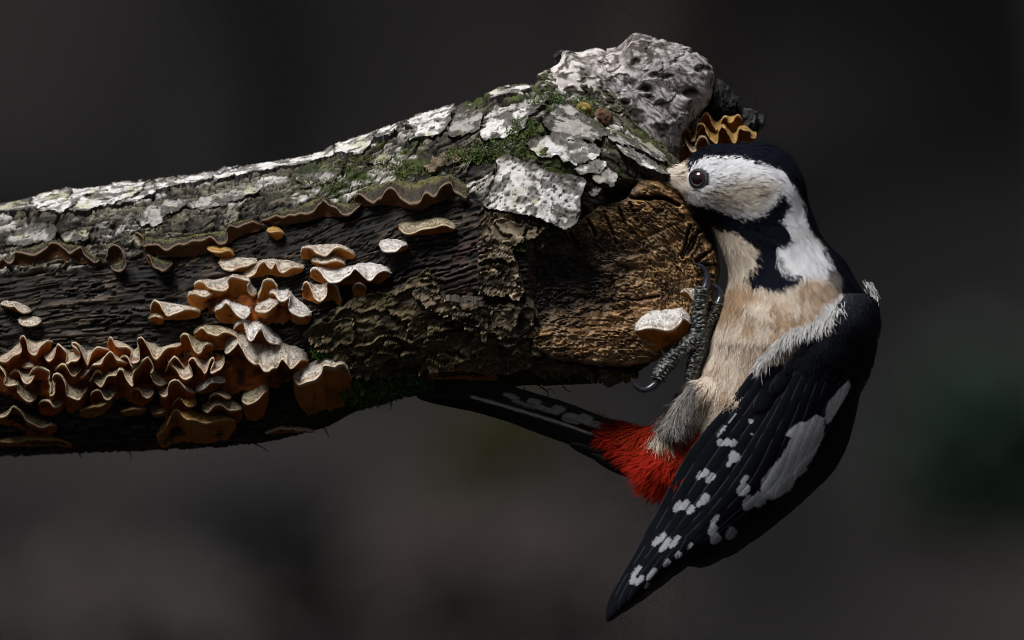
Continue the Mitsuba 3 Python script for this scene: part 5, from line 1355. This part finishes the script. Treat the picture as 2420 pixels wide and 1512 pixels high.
def tree(x, y, r, h, label, seed, bark):
    key = numbered('tree')
    z0 = ground_z(x, y) - .2
    lr = np.random.default_rng(seed)
    zs = np.linspace(0, h, 40)
    p = np.column_stack([x + .05 * h * (noise(np.column_stack([zs / 3, zs * 0, zs * 0]), seed) - .5), y + 0 * zs, z0 + zs])
    v, f, s, ph = tube(p * np.array([1, 1, 1]), r * (1 - .75 * zs / h) + r * .5 * np.exp(-zs / .35), 20, rough=lambda s, q: r * .14 * (noise(np.stack([np.cos(q) * 3, np.sin(q) * 3, s * 1.5], -1), seed + 1) - .5) * 4)
    put(key + '__trunk', v, f, mixc(*bark, smooth(.35, .65, noise(v * np.array([9, 9, 2.5]), seed + 2))), 'm_far', world=True)
    n = 900
    a, q = lr.random(n) * 2 * np.pi, lr.random(n)
    R = (.17 * h) * (1 - q) ** .7 * np.sqrt(lr.random(n)) + .1
    P = np.column_stack([x + R * np.cos(a), y + R * np.sin(a), z0 + h * (.56 + .46 * q)])
    nn = lr.normal(0, 1, (n, 3)) + np.array([0, 0, .8]); nn /= np.linalg.norm(nn, axis=1, keepdims=True)
    col = np.array((.022, .036, .014)) * lr.uniform(.5, 1.6, n)[:, None]
    v, f, c = ribbons(P, nn, lr.normal(0, 1, (n, 3)), lr.uniform(.3, .75, n), lr.uniform(.16, .4, n), np.zeros(n) + .05, col, rows=3, sink=0)
    put(key + '__crown', v, f, c, 'm_leaf', world=True, sm=False)
    labels[key + '__crown'] = {'kind': 'stuff'}
    tag(key, label, 'tree', 'dark trees in the blurred background')


def shrub(u, v, y, w, h, col, label, seed, name='shrub', cat='shrub', up=.2):
    key = numbered(name)
    c0 = at(u, v, y)
    lr = np.random.default_rng(seed)
    n = 1500
    d = lr.normal(0, 1, (n, 3)); d /= np.linalg.norm(d, axis=1, keepdims=True)
    P = c0 + d * (lr.random(n) ** .4)[:, None] * np.array([w, w, h])
    nn = lr.normal(0, 1, (n, 3)) + np.array([0, -.8, 2.0]); nn /= np.linalg.norm(nn, axis=1, keepdims=True)
    v_, f_, c_ = ribbons(P, nn, lr.normal(0, 1, (n, 3)), lr.uniform(.05, .12, n), lr.uniform(.02, .05, n), np.zeros(n), np.array(col) * lr.uniform(.85, 1.15, n)[:, None], rows=3, sink=0)
    put(key + '__foliage', v_, f_, c_, 'm_leaf', world=True, sm=False)
    zb = ground_z(c0[0], c0[1]) - .1
    st = [tube(np.linspace([c0[0] + .3 * w * ox, c0[1], zb], [c0[0] + .6 * w * ox, c0[1], c0[2] + .5 * h], 6), np.linspace(.014, .006, 6), 6) for ox in (-1, -.3, .4, 1)]
    for i, (a_, b_, _, _) in enumerate(st):
        put(key + '__stem' + (f'_{i:03d}' if i else ''), a_, b_, (.03, .025, .02), 'm_far', world=True)
    labels[key + '__foliage'] = {'kind': 'stuff'}
    tag(key, label, cat)


tree(-.50, 22.6, .10, 13, 'dark blurred trunk above the left half of the log', 911, ((.008, .0078, .0082), (.022, .021, .0215)))
tree(-1.06, 23.4, .16, 12, 'dark blurred trunk at the far left of the background', 912, ((.010, .010, .011), (.026, .026, .028)))
tree(.36, 24.2, .12, 15, 'blurred brown trunk behind the pale stub', 913, ((.022, .019, .018), (.055, .047, .044)))
tree(.98, 22.8, .17, 13, 'grey blurred trunk at the far right of the background', 914, ((.020, .019, .018), (.052, .049, .047)))
shrub(2330, 1080, 21.5, .16, .20, (.017, .036, .024), 'dark green blurred shrub at the right edge behind the bird', 921)
shrub(1190, 1130, 21.4, .08, .13, (.028, .026, .004), 'olive blurred shrub under the middle of the log', 922)
shrub(620, 1340, 20.7, .16, .16, (.007, .007, .009), 'almost black blurred shrub below the log at lower left', 923)
shrub(1150, 1400, 20.7, .30, .17, (.050, .041, .037), 'pale blurred tussock of dead grass at bottom centre', 924, 'dead_grass', 'grass')
shrub(290, 1500, 20.5, .26, .10, (.058, .049, .045), 'pale blurred tussock of dead grass at the bottom left', 925, 'dead_grass', 'grass')
